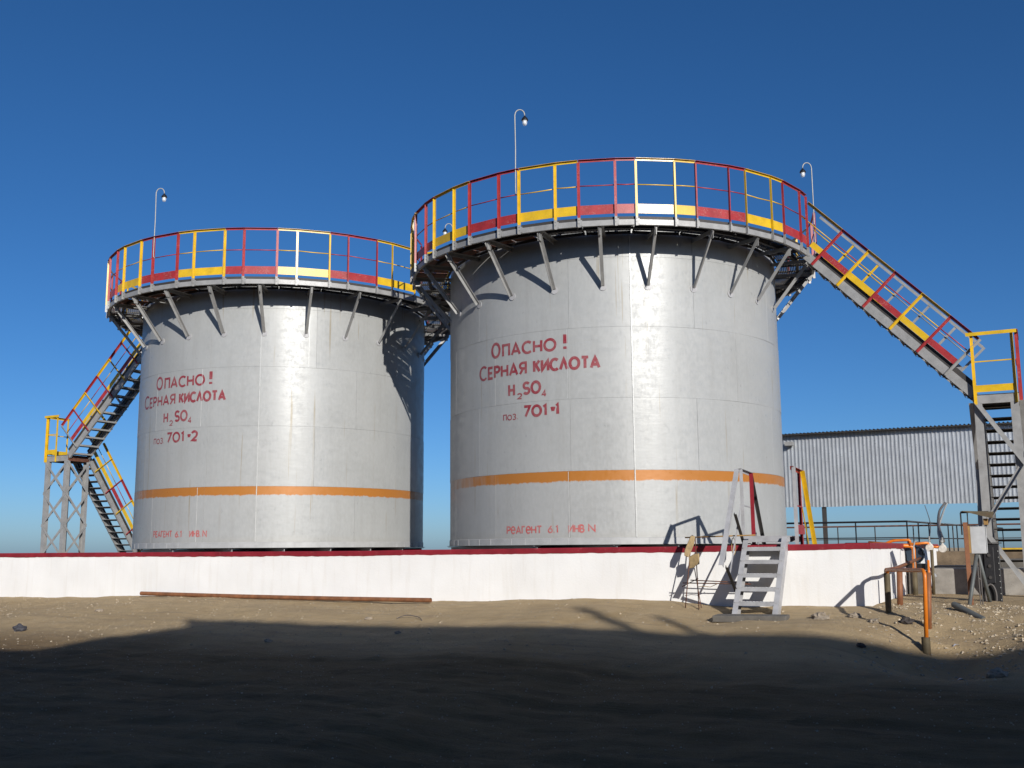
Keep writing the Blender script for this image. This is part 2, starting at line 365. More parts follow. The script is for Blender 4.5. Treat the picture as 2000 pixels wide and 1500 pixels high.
# stroke lettering -------------------------------------------------
def arc(cx,cy,rx,ry,a0,a1,n=18): return [(cx+rx*cos(R_(a0+(a1-a0)*i/n)),cy+ry*sin(R_(a0+(a1-a0)*i/n))) for i in range(n+1)]
GL={
'О':(.84,[arc(.42,.5,.42,.5,90,450,28)]),'о':(.8,[arc(.4,.45,.4,.45,90,450,24)]),'0':(.82,[arc(.41,.5,.41,.5,90,450,28)]),
'П':(.60,[[(0,0),(0,1),(.6,1),(.6,0)]]),'п':(.62,[[(0,0),(0,1),(.62,1),(.62,0)]]),
'А':(.72,[[(0,0),(.36,1),(.72,0)],[(.14,.30),(.58,.30)]]),'С':(.70,[arc(.42,.5,.42,.5,48,312,22)]),
'Н':(.60,[[(0,0),(0,1)],[(.6,0),(.6,1)],[(0,.5),(.6,.5)]]),'!':(.12,[[(.05,1),(.05,.34)],[(.05,.12),(.05,-.06)]]),
'Е':(.48,[[(.48,1),(0,1),(0,0),(.48,0)],[(0,.5),(.42,.5)]]),'Р':(.50,[[(0,0),(0,1),(.26,1)]+arc(.26,.74,.26,.26,80,-80,8)+[(.26,.48),(.02,.48)]]),
'Я':(.54,[[(.54,0),(.54,1),(.28,1)]+arc(.28,.74,.28,.26,100,260,8)+[(.28,.48),(.52,.48)],[(.30,.48),(0,0)]]),
'К':(.56,[[(0,0),(0,1)],[(.54,1),(.05,.46)],[(.2,.58),(.56,0)]]),'И':(.62,[[(0,1),(0,0),(.62,1),(.62,0)]]),
'Л':(.66,[[(0,0),(.33,1),(.66,0)]]),'Т':(.62,[[(0,1),(.62,1)],[(.31,1),(.31,0)]]),
'2':(.6,[arc(.3,.70,.3,.3,160,-20,10)+[(.5,.42),(0,0),(.6,0)]]),
'S':(.58,[arc(.29,.74,.29,.26,30,260,12)+arc(.29,.25,.29,.25,80,-150,12)]),
'4':(.62,[[(.42,0),(.42,1),(0,.3),(.62,.3)]]),'7':(.58,[[(0,1),(.58,1),(.14,0)]]),'1':(.26,[[(0,.84),(.2,1),(.2,0)]]),
'6':(.56,[[(.46,1),(.12,.55)]+arc(.28,.29,.28,.29,140,500,20)]),'.':(.12,[[(.05,.0),(.05,.11)]]),'·':(.19,[[(.0,.5),(.10,.54),(.26,.54),(.34,.5)]]),
'з':(.56,[arc(.26,.75,.27,.25,150,-80,10)+arc(.26,.25,.3,.25,80,-150,10)]),
'e':(.6,[[(.04,.5),(.58,.5)]+arc(.3,.5,.3,.5,0,320,16)]),'Г':(.44,[[(0,0),(0,1),(.44,1)]]),
'В':(.52,[[(0,0),(0,1),(.24,1)]+arc(.24,.76,.22,.24,80,-80,7)+[(.0,.52)],[(.0,.52),(.26,.52)]+arc(.26,.26,.26,.26,80,-80,8)+[(0,0)]]),
'N':(.62,[[(0,0),(0,1),(.62,0),(.62,1)]]),' ':(.4,[])}
def lettering(ti,root,text,s0,s1,z0,z1,sw=.15,mat='lettering_red',gap=.26):
    H=z1-z0; w=[GL[c][0] for c in text]; tot=sum(w)+gap*(len(text)-1); k=(s1-s0-H*sw*.9)/(tot*H) if len(text)>1 or w[0]>.2 else 1.
    m=MB(); x=s0+H*sw*.45; lay=0; hw=H*sw/2
    for c,wc in zip(text,w):
        for st in GL[c][1]:
            P=[V((x+px*H*k,z0+hw+py*(H-2*hw))) for px,py in st]
            closed=(P[0]-P[-1]).length<1e-4
            Q=[P[0]]
            for a,bq in zip(P,P[1:]):
                L=(bq-a).length; n=max(1,int(L/.06))
                for i in range(1,n+1): Q.append(a.lerp(bq,i/n))
            if closed: Q=Q[:-1]
            n=len(Q); base=len(m.v); lay+=1; off=.0032+.0003*(lay%4)
            for i in range(n):
                pv=Q[i-1] if (i or closed) else Q[0]; nx_=Q[(i+1)%n] if (i<n-1 or closed) else Q[-1]
                d1=(Q[i]-pv); d2=(nx_-Q[i])
                if d1.length<1e-7: d1=d2
                if d2.length<1e-7: d2=d1
                d1=d1.normalized(); d2=d2.normalized(); n1=V((-d1.y,d1.x)); n2=V((-d2.y,d2.x)); mi=(n1+n2)
                if mi.length<.3: mi=n1.copy(); sc_=1
                else: mi.normalize(); sc_=min(1.7,1/max(.3,mi.dot(n1)))
                jit=1+.10*mnoise.noise(V((Q[i].x*9,Q[i].y*9,ti)))
                for sg in (1,-1):
                    p=Q[i]+mi*hw*sc_*sg*jit
                    cc=0
                    for ci in range(4):
                        if p.y>ci*CO: cc=ci
                    a=ang_of(p.x); q=pol(a,rad(ti,a,cc)+off,p.y); m.v.append(tuple(q))
            rng=range(n if closed else n-1)
            for i in rng:
                j=(i+1)%n; m.f.append((base+2*i,base+2*i+1,base+2*j+1,base+2*j))
        x+=(wc+gap)*H*k
    return m.build('lettering',mat,root)
TXT=[
 [('О',-2.731,-2.49,3.374,3.675,.15),('ПАСНО',-2.45,-1.305,3.37,3.617,.17),('!',-1.19,-1.12,3.376,3.696,.20),
  ('С',-3.086,-2.86,3.0,3.283,.13),('ЕРНАЯ',-2.83,-1.894,3.0,3.245,.17),('КИСЛОТА',-1.766,-.522,3.012,3.257,.19),
  ('Н',-2.31,-2.154,2.629,2.872,.18),('2',-2.11,-2.0,2.567,2.684,.2),('SО',-1.985,-1.609,2.635,2.88,.18),('4',-1.6,-1.5,2.57,2.705,.18),
  ('поз.',-2.435,-2.09,2.208,2.322,.14),('701',-1.98,-1.49,2.225,2.452,.19),('·',-1.455,-1.38,2.235,2.452,.3),('1',-1.345,-1.264,2.23,2.455,.22)],
 [('О',-2.538,-2.28,3.39,3.69,.14),('ПАСНО',-2.22,-1.04,3.385,3.64,.16),('!',-.95,-.88,3.387,3.715,.2),
  ('С',-3.149,-2.88,3.03,3.33,.12),('ЕРНАЯ',-2.84,-1.83,3.03,3.27,.15),('КИСЛОТА',-1.722,-.541,3.036,3.275,.19),
  ('Н',-2.2,-2.04,2.65,2.885,.16),('2',-1.99,-1.88,2.58,2.70,.16),('SО',-1.83,-1.453,2.65,2.9,.17),('4',-1.44,-1.34,2.6,2.74,.16),
  ('поз.',-2.548,-2.14,2.215,2.345,.13),('701',-2.06,-1.52,2.21,2.445,.17),('·',-1.46,-1.39,2.22,2.445,.26),('2',-1.34,-1.165,2.208,2.447,.18)]]
TXB=[[('РeАГeНТ',-2.365,-1.62,.186,.33,.16),('6.1',-1.511,-1.313,.194,.332,.16),('ИНВ',-1.137,-.85,.194,.338,.17),('N',-.79,-.66,.204,.344,.17)],
     [('РЕАГЕНТ',-2.39,-1.752,.225,.366,.16),('6.1',-1.669,-1.476,.217,.358,.16),('ИНВ.',-1.282,-.99,.22,.364,.17),('N',-.96,-.855,.22,.367,.17)]]
def tank(ti):
    root=thing('storage_tank',['silver acid tank marked 701·1, nearer the corrugated gallery','silver acid tank marked 701·2, beside the lattice stair tower'][ti],'tank',(TC[ti].x,TC[ti].y,EYE+ZT),0,'silver sulphuric acid tanks')
    mat=['tank_paint_near','tank_paint_far'][ti]
    for c in range(5):
        z0=c*CO; z1=min((c+1)*CO,HS)
        S=seams(ti,min(c,3)); S=S+[S[0]+360]
        for i in range(len(S)-1):
            a0,a1=S[i],S[i+1]; n=max(4,int((a1-a0)/1.5)); m=MB(); m.uv=[]; da=math.degrees(.002/R)
            A=[a0+da*.4]+[a0+da+(a1-a0-2*da)*k/n for k in range(n+1)]+[a1-da*.4]
            Z=[z0+.0005,z0+.002,z1-.002,z1-.0005]
            for zi,z in enumerate(Z):
                for k,a in enumerate(A):
                    r=rad(ti,a,min(c,3))
                    if zi in (0,3) or k in (0,len(A)-1): r-=.002
                    m.v.append(tuple(pol(a,r,z))); m.uv.append((((a+180)%360-180)*pi/180*R,z))
            na=len(A)
            if max(u for u,_ in m.uv)-min(u for u,_ in m.uv)>10: m.uv=[(u if u>0 else u+2*pi*R,v_) for u,v_ in m.uv]
            for zi in range(3):
                for k in range(na-1): m.f.append((zi*na+k,zi*na+k+1,(zi+1)*na+k+1,(zi+1)*na+k))
            o=m.build('shell_plate',mat,root); smooth_by_angle(o,30)
    # inner drum behind the joints, roof, bottom
    m=MB(); n=96
    m.lathe([(.0,.004),(R-.03,.004),(R-.009,.01),(R-.009,HS-.01),(R-.03,HS)],n); m.build('drum','grey_paint',root,smooth=True)
    m=MB(); m.lathe([(R+.02,HS+.01),(R+.02,HS+.05),(0.,HS+.38)],64); m.build('roof','grey_paint',root)
    m=MB(); m.lathe([(0,-.006),(R+.06,-.006),(R+.06,-.001),(R+.011,-.0008)],128); m.build('bottom_plate','grey_paint',root)
    m=MB(); m.lathe([(R+.009,-.0005),(R+.009,.105),(R+.002,.112)],180); o=smooth_by_angle(m.build('base_ring','shell_grey',root))
    m=MB()  # weld ticks round the base ring
    for a in range(-88,89,7):
        aa=a+random.uniform(-2,2); m.bar(pol(aa,R+.010,.0),pol(aa,R+.010,.105),.006,.006)
    m.build('weld_seam','pale_grey_paint',root,kind='stuff')
    m=MB(); A=SEAM_A[ti]
    for i in range(170):
        z=.12+i*(HS-.2)/170; q=R+.008+random.uniform(0,.004)
        m.bar(pol(A+random.uniform(-.04,.04),q,z),pol(A,q,z+.03),.018,.008,up=pol(A,1))
    for (aa,z0,z1) in ((ang_of(-1.12),.12,1.24),(ang_of(-1.11),2.52,3.74),(ang_of(1.17),3.77,5.)):
        m.bar(pol(aa,R+.004,z0),pol(aa,R+.004,z1),.008,.006,up=pol(aa,1))
    m.build('weld_seam','weld_bright',root,kind='stuff')
    for t in TXT[ti]: lettering(ti,root,*t[:5],sw=t[5]*1.14)
    for t in TXB[ti]: lettering(ti,root,*t[:5],sw=t[5]*1.12,mat='lettering_pale_red',gap=.22)
    # grillage under the tank
    for k in range(-3,4):
        q=V((-.5,.866,0)); pside=V((.866,.5,0)); hl=math.sqrt(max(.1,(R-.02)**2-(k*.95)**2))
        p0=pside*k*.95-q*hl; p1=pside*k*.95+q*hl; m=MB()
        m.bar(p0+V((0,0,-.02)),p1+V((0,0,-.02)),.14,.012); m.bar(p0+V((0,0,-.13)),p1+V((0,0,-.13)),.012,.205); m.bar(p0+V((0,0,-.24)),p1+V((0,0,-.24)),.14,.012)
        m.build('support_beam','pale_grey_paint',root)
    return root
tanks=[tank(0),tank(1)]
# ------------------------------------------------------------------ ring walkways
RR=4.105
PSEC=[[-87,-72.5,-58.1,-42.8,-27.7,-12.6,1.05,15.9,30.2,44.4,58.9]+[58.9+15.24*k for k in range(1,14)],[14.4+15*k for k in range(-9,15)]]
SKIP=[[58.9,58.9+15.24*12],[59.4,239.4]]
def walkway(ti):
    root=thing('ring_walkway',['ring walkway with red and yellow railing on top of the right tank','ring walkway with red and yellow railing on top of the left tank'][ti],'walkway',(TC[ti].x,TC[ti].y,EYE+ZT),0,'ring walkways round the tank tops')
    P=PSEC[ti]; up=V((0,0,1))
    for k,p in enumerate(P):
        nxt=P[(k+1)%len(P)]+(360 if k==len(P)-1 else 0); skip=any(abs(((p-s+180)%360)-180)<3 for s in SKIP[ti])
        red=(round((p-(1.05 if ti==0 else 14.4))/15))%2==1
        if ti==0: red=((k-6)%2==1) or k==10
        cm='red_paint' if red else 'yellow_paint'
        q2=p+min(9.4,(nxt-p)*.64)
        # posts
        for n_,a in enumerate((p,q2)):
            if skip and n_==1: continue
            if skip and n_==0 and ti==1: continue
            m=MB(); tg=(pol(a+1,1)-pol(a-1,1)).normalized(); rd=pol(a,1)
            m.ell(pol(a,RR,5.50)-tg*.022,pol(a,RR,6.485)-tg*.022,tg,rd,.045,.005)
            po=m.build('post',cm,root)
            m=MB(); m.ell(pol(a,RR-.001,5.33)-tg*.023,pol(a,RR-.001,5.499)-tg*.023,tg,rd,.047,.006)
            m.frame(pol(a,RR-.0065,5.36),rd,tg,up,(0,-.030,0),(.0045,.050,.10))
            for zz in (5.40,5.46): m.tube([pol(a,RR+.004,zz),pol(a,RR+.016,zz)],.008,6)
            m.build('post_foot','grey_paint',po)
        # rails
        ks=[p,q2,nxt-.15] if ti==0 else [p-5.5,p,q2]
        if not skip:
            m=MB()
            for a,c in zip(ks,ks[1:]): m.ell(pol(a,RR+.004,6.52),pol(c,RR+.004,6.52),-up,pol((a+c)/2,1),.042,.005)
            m.build('top_rail',cm,root)
            m=MB()
            for a,c in zip(ks,ks[1:]):
                aa=(pol(a,RR-.008,6.06+random.uniform(-.006,.006))); bb_=pol(c,RR-.008,6.06+random.uniform(-.006,.006)); m.tube([aa,aa.lerp(bb_,.5)+V((0,0,random.uniform(-.008,.004))),bb_],.010,8)
            m.build('mid_rail',cm,root,smooth=True)
            m=MB(); kk=[p+.05,q2,nxt-.35] if ti==0 else [p-5.3,p,q2+.1]
            for a,c in zip(kk,kk[1:]): m.bar(pol(a,RR-.006,5.63),pol(c,RR-.006,5.63),.004,.165,ob=0)
            m.build('kick_plate',cm,root)
        # edge channel and deck panel
        m=MB()
        ka=[p+.2,q2,nxt-.2] if ti==0 else [p-5.4,p,q2]
        sol=(ti==0 and -92<p<-35) or (ti==1 and -62<p<-20)
        for a,c in zip(ka,ka[1:]):
            rd=pol((a+c)/2,1); m.chan(pol(a,RR-.008,5.395),pol(c,RR-.008,5.395),up,-rd,.095,.05,.006)
        m.build('edge_channel','grey_paint',root)
        m=MB()
        for a,c in zip(ka,ka[1:]): m.bar(pol(a,RR-.050,5.474),pol(c,RR-.050,5.474),.03,.058)
        m.build('deck_border','dark_steel',root)
        m=MB(); a,c=ka[0]+.3,ka[-1]-.3; mid=(a+c)/2
        if sol:
            for s0,s1 in ((a,mid-.2),(mid+.2,c)):
                m.add([pol(s0,3.40,5.45),pol(s1,3.40,5.45),pol(s1,RR-.075,5.45),pol(s0,RR-.075,5.45),pol(s0,3.40,5.456),pol(s1,3.40,5.456),pol(s1,RR-.075,5.456),pol(s0,RR-.075,5.456)],[(0,3,2,1),(4,5,6,7),(0,1,5,4),(1,2,6,5),(2,3,7,6),(3,0,4,7)])
            m.build('deck_sheet','rust_steel',root)
        else:
            r=3.42
            while r<RR-.08:
                for s0,s1 in ((a,mid),(mid,c)): m.bar(pol(s0,r,5.465),pol(s1,r,5.465),.007,.022)
                r+=.046
            for j in range(13):
                s=a+(c-a)*j/12; m.bar(pol(s,3.40,5.462),pol(s,RR-.075,5.462),.008 if j%6 else .02,.012 if j%6 else .03)
            m.build('grating','dark_steel',root)
        # inner angle
        m=MB(); m.ell(pol(ka[0],3.40,5.44),pol(ka[-1],3.40,5.44),up,-pol(mid,1),.04,.005) if False else m.bar(pol(ka[0],3.395,5.43),pol(ka[-1],3.395,5.43),.03,.05); m.build('deck_joist','dark_steel',root)
        m=MB(); m.bar(pol(ka[0],3.76,5.415),pol(mid,3.78,5.415),.05,.07); m.bar(pol(mid,3.78,5.415),pol(ka[-1],3.76,5.415),.05,.07); m.build('deck_joist','dark_steel',root)
        # bracket
        ab=p+4.8 if ti==0 else p+4.6; tg=(pol(ab+1,1)-pol(ab-1,1)).normalized(); rd=pol(ab,1)
        m=MB(); m.ell(pol(ab,R+.005,5.375),pol(ab,RR-.07,5.375),-up,tg,.07,.007)
        m.ell(pol(ab,RR-.075,5.345)-tg*.03,pol(ab,R+.02,4.49)-tg*.03,tg,rd-up*.4,.06,.007)
        m.frame(pol(ab,RR-.16,5.20),rd,tg,up,(0,-.004,0),(.09,.004,.13))
        br=m.build('bracket','grey_paint',root)
        m=MB(); m.tube([pol(ab,R-.01,4.47),pol(ab,R+.012,4.47)],.068,20); m.build('wall_pad','pale_grey_paint',br)
    return root
for i in (0,1): walkway(i)
# bridge between walkways
a0=math.degrees(math.atan2((TC[1]-TC[0]).x,-(TC[1]-TC[0]).y))
mid=(TC[0]+TC[1])/2; br=thing('walkway_bridge','short dark steel bridge joining the two ring walkways','bridge',(mid.x,mid.y,EYE+ZT+5.3),RZ)
m=MB()
for y in (-.35,.35): m=MB(); m.chan((-.32,y,.06),(.32,y,.06),(0,0,1),(0,-1 if y<0 else 1,0),.12,.05); m.build('beam','grey_paint',br)
m=MB(); m.box((-.30,-.34,.125),(.30,.34,.135)); m.build('deck_sheet','rust_steel',br)
for y,c in ((-.37,'yellow_paint'),(.37,'red_paint')):
    m=MB(); m.bar((-.3,y,1.2),(.3,y,1.2),.04,.04); m.build('top_rail',c,br); m=MB(); m.bar((-.3,y,.75),(.3,y,.75),.018,.018); m.build('mid_rail',c,br)
# ------------------------------------------------------------------ stairs
def flight(root,L,H,W,n,near=None,far=None,rail_h=.92,sd=.15,first=.1,last=None,ext=None,far_rail=None,tread_mat='grey_paint',far_first=None,far_last=None,skirt=True):
    """descends along +x from (0,0,0) to (L,0,-H); near side is y=-W/2"""
    d=V((L,0,-H)); LEN=d.length; d/=LEN; nn=V((-d.z,0,d.x)); Y=V((0,1,0))
    for sg in (-1,1):
        m=MB(); m.chan(d*0+Y*sg*W/2,d*LEN+Y*sg*W/2,nn,Y*-sg,sd,.05,.007); m.build('stringer','grey_paint',root)
        m=MB(); m.bar(d*.12+Y*sg*(W/2-.02)+nn*(sd/2+.045),d*(LEN-.1)+Y*sg*(W/2-.02)+nn*(sd/2+.045),.006,.085,up=nn); m.build('shade_strip','dark_steel',root)  # dark strip painting in the shade band under the kick plates
    for i in range(n):
        t=(i+.6)/n; c=d*LEN*t; m=MB(); hw=W/2-.009
        m.frame(c,V((1,0,0)),Y,V((0,0,1)),(-.11,-hw,-.004),(.11,hw,.004))
        m.frame(c,V((1,0,0)),Y,V((0,0,1)),(.10,-hw,-.04),(.11,hw,-.0045))
        if skirt: m.frame(c,V((1,0,0)),Y,V((0,0,1)),(-.11,-hw,-.04),(-.10,hw,-.0045))
        for sg in (-1,1): m.add([c+V((-.10,sg*(hw-.004),-.042)),c+V((.10,sg*(hw-.004),-.042)),c+V((.10,sg*(hw-.004),-.12)),c+V((-.10,sg*(hw-.012),-.042)),c+V((.10,sg*(hw-.012),-.042)),c+V((.10,sg*(hw-.012),-.12))],[(0,1,2),(5,4,3),(0,3,4,1),(1,4,5,2),(2,5,3,0)])
        m.build('tread',tread_mat,root)
    for sg,spec in ((-1,near),(1,far)):
        if not spec: continue
        k=len(spec); e=LEN if last is None else last; f0=first
        if sg==1 and far_first is not None: f0,e=far_first,far_last
        y=sg*(W/2+.012); T=[f0+(e-f0)*i/(k-1) for i in range(k)]
        for i,(t,c) in enumerate(zip(T,spec)):
            m=MB(); m.ell(d*t+Y*y-nn*(sd/2-.01)-d*.02,d*t+Y*y+nn*(sd/2+rail_h)-d*.02,d,Y*sg,.045,.005); m.build('post',c,root)
        seg=list(zip(T,T[1:],spec))
        if ext: seg=[(None,f0,ext[3])]+seg
        for a0,b_,c in seg:
            a=a0 if a0 is not None else f0-ext[0]
            m=MB(); m.bar(d*(a+.02)+Y*(y+sg*.02)+nn*(sd/2+.145),d*(b_-.026)+Y*(y+sg*.02)+nn*(sd/2+.145),.004,.11,up=nn); m.build('kick_plate',c,root)
            a=a0 if a0 is not None else f0-ext[1]
            m=MB(); m.tube([d*a+Y*(y-sg*.012)+nn*(sd/2+rail_h*.60),d*b_+Y*(y-sg*.012)+nn*(sd/2+rail_h*.60)],.010,8); m.build('mid_rail',c,root,smooth=True)
            a=a0 if a0 is not None else f0-ext[2]
            cr=(far_rail if sg==1 and far_rail else c)
            m=MB(); m.ell(d*(a-.02)+Y*(y-sg*.006)+nn*(sd/2+rail_h+.006),d*(b_-.021)+Y*(y-sg*.006)+nn*(sd/2+rail_h+.006),-nn,Y*sg,.048,.005); m.build('handrail',cr,root)
r_,y_,g_='red_paint','yellow_paint','grey_paint'
DECK=5.45+.0; LAND=2.58
# right upper flight
t0l=to_site(TC[0]); t1l=to_site(TC[1])
xs=t0l[0]+4.06; Lr=2.72
fr=thing('stair_flight','grey steel stair with red and yellow railing, descending right from the right tank walkway','stairs',F(xs,t0l[1],DECK),RZ,'steel stair flights')
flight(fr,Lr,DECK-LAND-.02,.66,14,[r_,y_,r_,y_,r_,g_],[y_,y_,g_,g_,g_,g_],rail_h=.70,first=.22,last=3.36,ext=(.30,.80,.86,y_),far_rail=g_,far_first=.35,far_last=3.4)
# left upper flight (descends to the left)
xl=t1l[0]-4.06; Ll=2.86
fl=thing('stair_flight','grey steel stair rising behind the left tank from the lattice tower landing to the walkway','stairs',F(xl,t1l[1],DECK),RZ+pi,'steel stair flights')
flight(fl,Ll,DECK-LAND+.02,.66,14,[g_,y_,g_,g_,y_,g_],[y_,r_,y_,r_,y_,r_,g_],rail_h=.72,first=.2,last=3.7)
# towers
def tower(label,lx0,lx1,ly0,ly1,zb,braces,railing):
    root=thing('stair_tower',label,'stair tower',F((lx0+lx1)/2,(ly0+ly1)/2,zb),RZ,'stair towers')
    w_,d_=(lx1-lx0)/2,(ly1-ly0)/2; H=LAND-zb; up=V((0,0,1)); X=V((1,0,0)); Y=V((0,1,0))
    for sx in (-1,1):
        for sy in (-1,1):
            m=MB(); p=V((sx*w_,sy*d_,0)); m.chan(p+X*(-sx*.065),p+X*(-sx*.065)+up*(H-.15),X*sx,-Y*sy,.13,.09,.008); m.build('column','grey_paint',root)
    for sy in (-1,1): m=MB(); m.chan((-w_-.01,sy*(d_+.002),H-.075),(w_+.01,sy*(d_+.002),H-.075),up,-Y*sy if False else Y*sy*-1,.145,.06,.007); m.build('landing_beam','grey_paint',root)
    for sx in (-1,1): m=MB(); m.chan((sx*(w_+.004),-d_+.01,H-.076),(sx*(w_+.004),d_-.01,H-.076),up,-X*sx,.142,.06,.007); m.build('landing_beam','rust_steel' if (sx>0 and braces=='X') else 'grey_paint',root)
    m=MB(); m.box((-w_-.015,-d_-.012,H+.001),(w_+.015,d_+.012,H+.009)); m.build('landing_deck','dark_steel',root)
    nb=3
    for k in range(nb):
        z0=H*.02+(H-.2)*k/nb; z1=H*.02+(H-.2)*(k+1)/nb
        for face in range(4):
            if face==0: a,b_,off=V((-w_,-d_,0)),V((w_,-d_,0)),-Y*.006
            elif face==1: a,b_,off=V((w_,-d_,0)),V((w_,d_,0)),X*.006
            elif face==2: a,b_,off=V((-w_,d_,0)),V((w_,d_,0)),Y*.006
            else: a,b_,off=V((-w_,-d_,0)),V((-w_,d_,0)),-X*.006
            A=lambda q,z:q+up*z+off
            if braces=='X':
                m=MB(); m.bar(A(a,z0),A(b_,z1),.006,.055,up=off.cross(b_-a)); m.build('brace','grey_paint',root)
                m=MB(); m.bar(A(b_,z0)+off,A(a,z1)+off,.006,.055,up=off.cross(b_-a)); m.build('brace','grey_paint',root)
            else:
                if face in (0,1,3):
                    m=MB(); q0,q1=(b_,a) if k%2==0 else (a,b_); 
                    if k==2 or k==0: m.ell(A(b_,z0),A(a,z1),off,up,.075,.006)
                    else: m.ell(A(a,z0),A(b_,z1),off,up,.075,.006)
                    m.build('brace','grey_paint',root)
    # landing railing
    for (p,q,c) in railing:
        p=V((*p,H)); q=V((*q,H)); dirv=(q-p).normalized(); outv=V((dirv.y,-dirv.x,0))
        for e,s in ((p,1),(q,-1)): m=MB(); m.ell(e+outv*.012-up*.16,e+outv*.012+up*1.08,dirv*s,outv,.05,.005); m.build('post',c,root)
        m=MB(); m.ell(p-dirv*.06+outv*.07+up*1.09,q+dirv*.06+outv*.07+up*1.09,-outv,-up,.06,.005); m.build('handrail',c,root)
        m=MB(); m.bar(p+outv*.006+up*.58,q+outv*.006+up*.58,.02,.02); m.build('mid_rail',c,root)
        m=MB(); m.bar(p+outv*.006+up*.11,q+outv*.006+up*.11,.004,.12); m.build('kick_plate',c,root)
    return root
W2=.36
xr0=xs+Lr-.02; tower('grey steel stair tower with yellow railed landing at the right edge of the view',xr0,xr0+.70,t0l[1]-W2,t0l[1]+W2,-.93,'Z',[((-.34,-W2),(.34,-W2),y_),((.35,-W2+.02),(.35,W2-.02),r_)])
xl1=xl-Ll+.02; tower('grey steel lattice stair tower with yellow railed landing left of the left tank',xl1-.84,xl1,t1l[1]-W2,t1l[1]+W2,-.16,'X',[((-.41,-W2),(.0,-W2),y_),((-.42,W2-.02),(-.42,-W2+.02),y_)])
# lower flights descend away from the camera
fx=thing('stair_flight','steep grey stair behind the right stair tower columns, leading to the ground','stairs',F(xr0+.36,t0l[1]+W2+.01,LAND),RZ+pi/2,'steel stair flights')
Hd=LAND+.90; flight(fx,Hd/math.tan(R_(54)),Hd,.58,18,None,None,sd=.15,skirt=False,tread_mat='dark_steel')  # treads coloured dark to stand for their shaded undersides
fx=thing('stair_flight','steep railed stair descending from the lattice tower to the foot of the left tank','stairs',F(xl1-.36,t1l[1]+W2+.01,LAND),RZ+pi/2,'steel stair flights')
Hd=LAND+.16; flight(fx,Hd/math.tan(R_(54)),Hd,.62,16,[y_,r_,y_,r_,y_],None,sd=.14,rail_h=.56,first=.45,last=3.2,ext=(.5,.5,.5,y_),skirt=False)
# ------------------------------------------------------------------ lamps
def lamp(label,ti,a,ztop,side,bow=.085,rt=None,zlow=6.05,lean=.0):
    p=TC[ti]+pol(a,(rt or RR+.02)); root=thing('gooseneck_lamp',label,'lamp',(p.x,p.y,EYE+ZT+zlow),0,'gooseneck lamps on the walkways')
    H=ztop-zlow; s=V((side,0,0)); pts=[V((.03*side,-.0,-.01)),V((0.005*side,0,.03)),V((0,0,.09)),V((0,0,.35)),V((.004,0,H*.55)),V((-.004*side,0,H-bow-.02))]
    for i in range(1,9):
        t=pi-pi*i/8*.93; pts.append(V((side*(bow+bow*cos(t)),0,H-bow+bow*1.15*sin(t)-.01)))
    e=pts[-1]; pts.append(e+V((.004*side,0,-.05)))
    m=MB(); m.tube(pts,.0105,8); m.build('pole','zinc_pole',root,smooth=True)
    e=pts[-1]
    m=MB(); m.lathe([(0.0,.012),(.016,.01),(.02,-.005),(.045,-.03),(.060,-.062),(.062,-.072),(.054,-.072),(.04,-.06),(0,-.058)],18,e); sh=m.build('shade','black_paint',root,smooth=True)
    m=MB(); m.lathe([(.040,-.066),(.044,-.10),(.042,-.135),(.032,-.162),(.0,-.172)],16,e); m.build('glass_jar','lamp_glass',root,smooth=True)
    m=MB(); m.lathe([(0,-.062),(.014,-.064),(.016,-.085),(.024,-.105),(.026,-.12),(.018,-.138),(0,-.143)],12,e); m.build('bulb','lamp_bulb',sh,smooth=True)
lamp('gooseneck lamp above the left tank railing, hook bent to the right',1,-30.6,7.58,1)
lamp('tall gooseneck lamp at the front left of the right tank railing, hook bent right',0,-28.6,7.62,1)
lamp('gooseneck lamp beside the top of the right stair, hook bent left',0,71,7.46,-1,zlow=5.5)
lamp('small gooseneck lamp half hidden behind the right tank railing, hook bent left',0,-124,7.42,-1,zlow=5.5)
# ------------------------------------------------------------------ crossover stair at the wall
cs=thing('crossover_stair','short pale grey steel step stair crossing the white bund wall','stairs',F(0,0,-.95),RZ)
def Q(x,y,z): return V((x,y,z+.95))
xL,xR=-1.78,-1.14; TOPZ=.185
for x,sg in ((xL,1),(xR,-1)):
    m=MB(); d=(Q(x,.02,TOPZ-.06)-Q(x,-.78,-.93)); nrm=V((0,-d.z,d.y)).normalized()
    m.chan(Q(x,-.80,-.955),Q(x,.03,TOPZ-.055),nrm,V((-sg,0,0)) if False else V((sg,0,0)),.15,.075,.008); m.build('stringer','pale_grey_paint',cs)
for k,(z,y) in enumerate(((.02,-.06),(-.165,-.20),(-.357,-.345),(-.547,-.49),(-.743,-.635))):
    m=MB(); m.frame(Q((xL+xR)/2,y,z),V((1,0,0)),V((0,1,0)),V((0,0,1)),(-.30,-.11,-.004),(.30,.11,.004)); m.frame(Q((xL+xR)/2,y,z),V((1,0,0)),V((0,1,0)),V((0,0,1)),(-.30,-.112,-.05),(.30,-.104,-.0045))
    t=m.build('tread','pale_grey_paint',cs)
    m=MB()
    for j in range(11):
        for i2 in range(3): c=Q(xL+.09+j*.048+(i2%2)*.02,y-.07+i2*.06,z+.005); m.bar(c,c+V((.022,.014,0)),.006,.004)
    m.build('tread_ribs','pale_grey_paint',t,kind='stuff')
m=MB(); m.box(Q(xL,.03,TOPZ-.012),Q(xR+.05,.72,TOPZ)); m.box(Q(xL,.02,TOPZ-.085),Q(xR+.03,.029,TOPZ+.004)); m.box(Q(xL,.72,TOPZ-.085),Q(xR+.05,.73,TOPZ)); m.build('landing','pale_grey_paint',cs)
up=V((0,0,1))
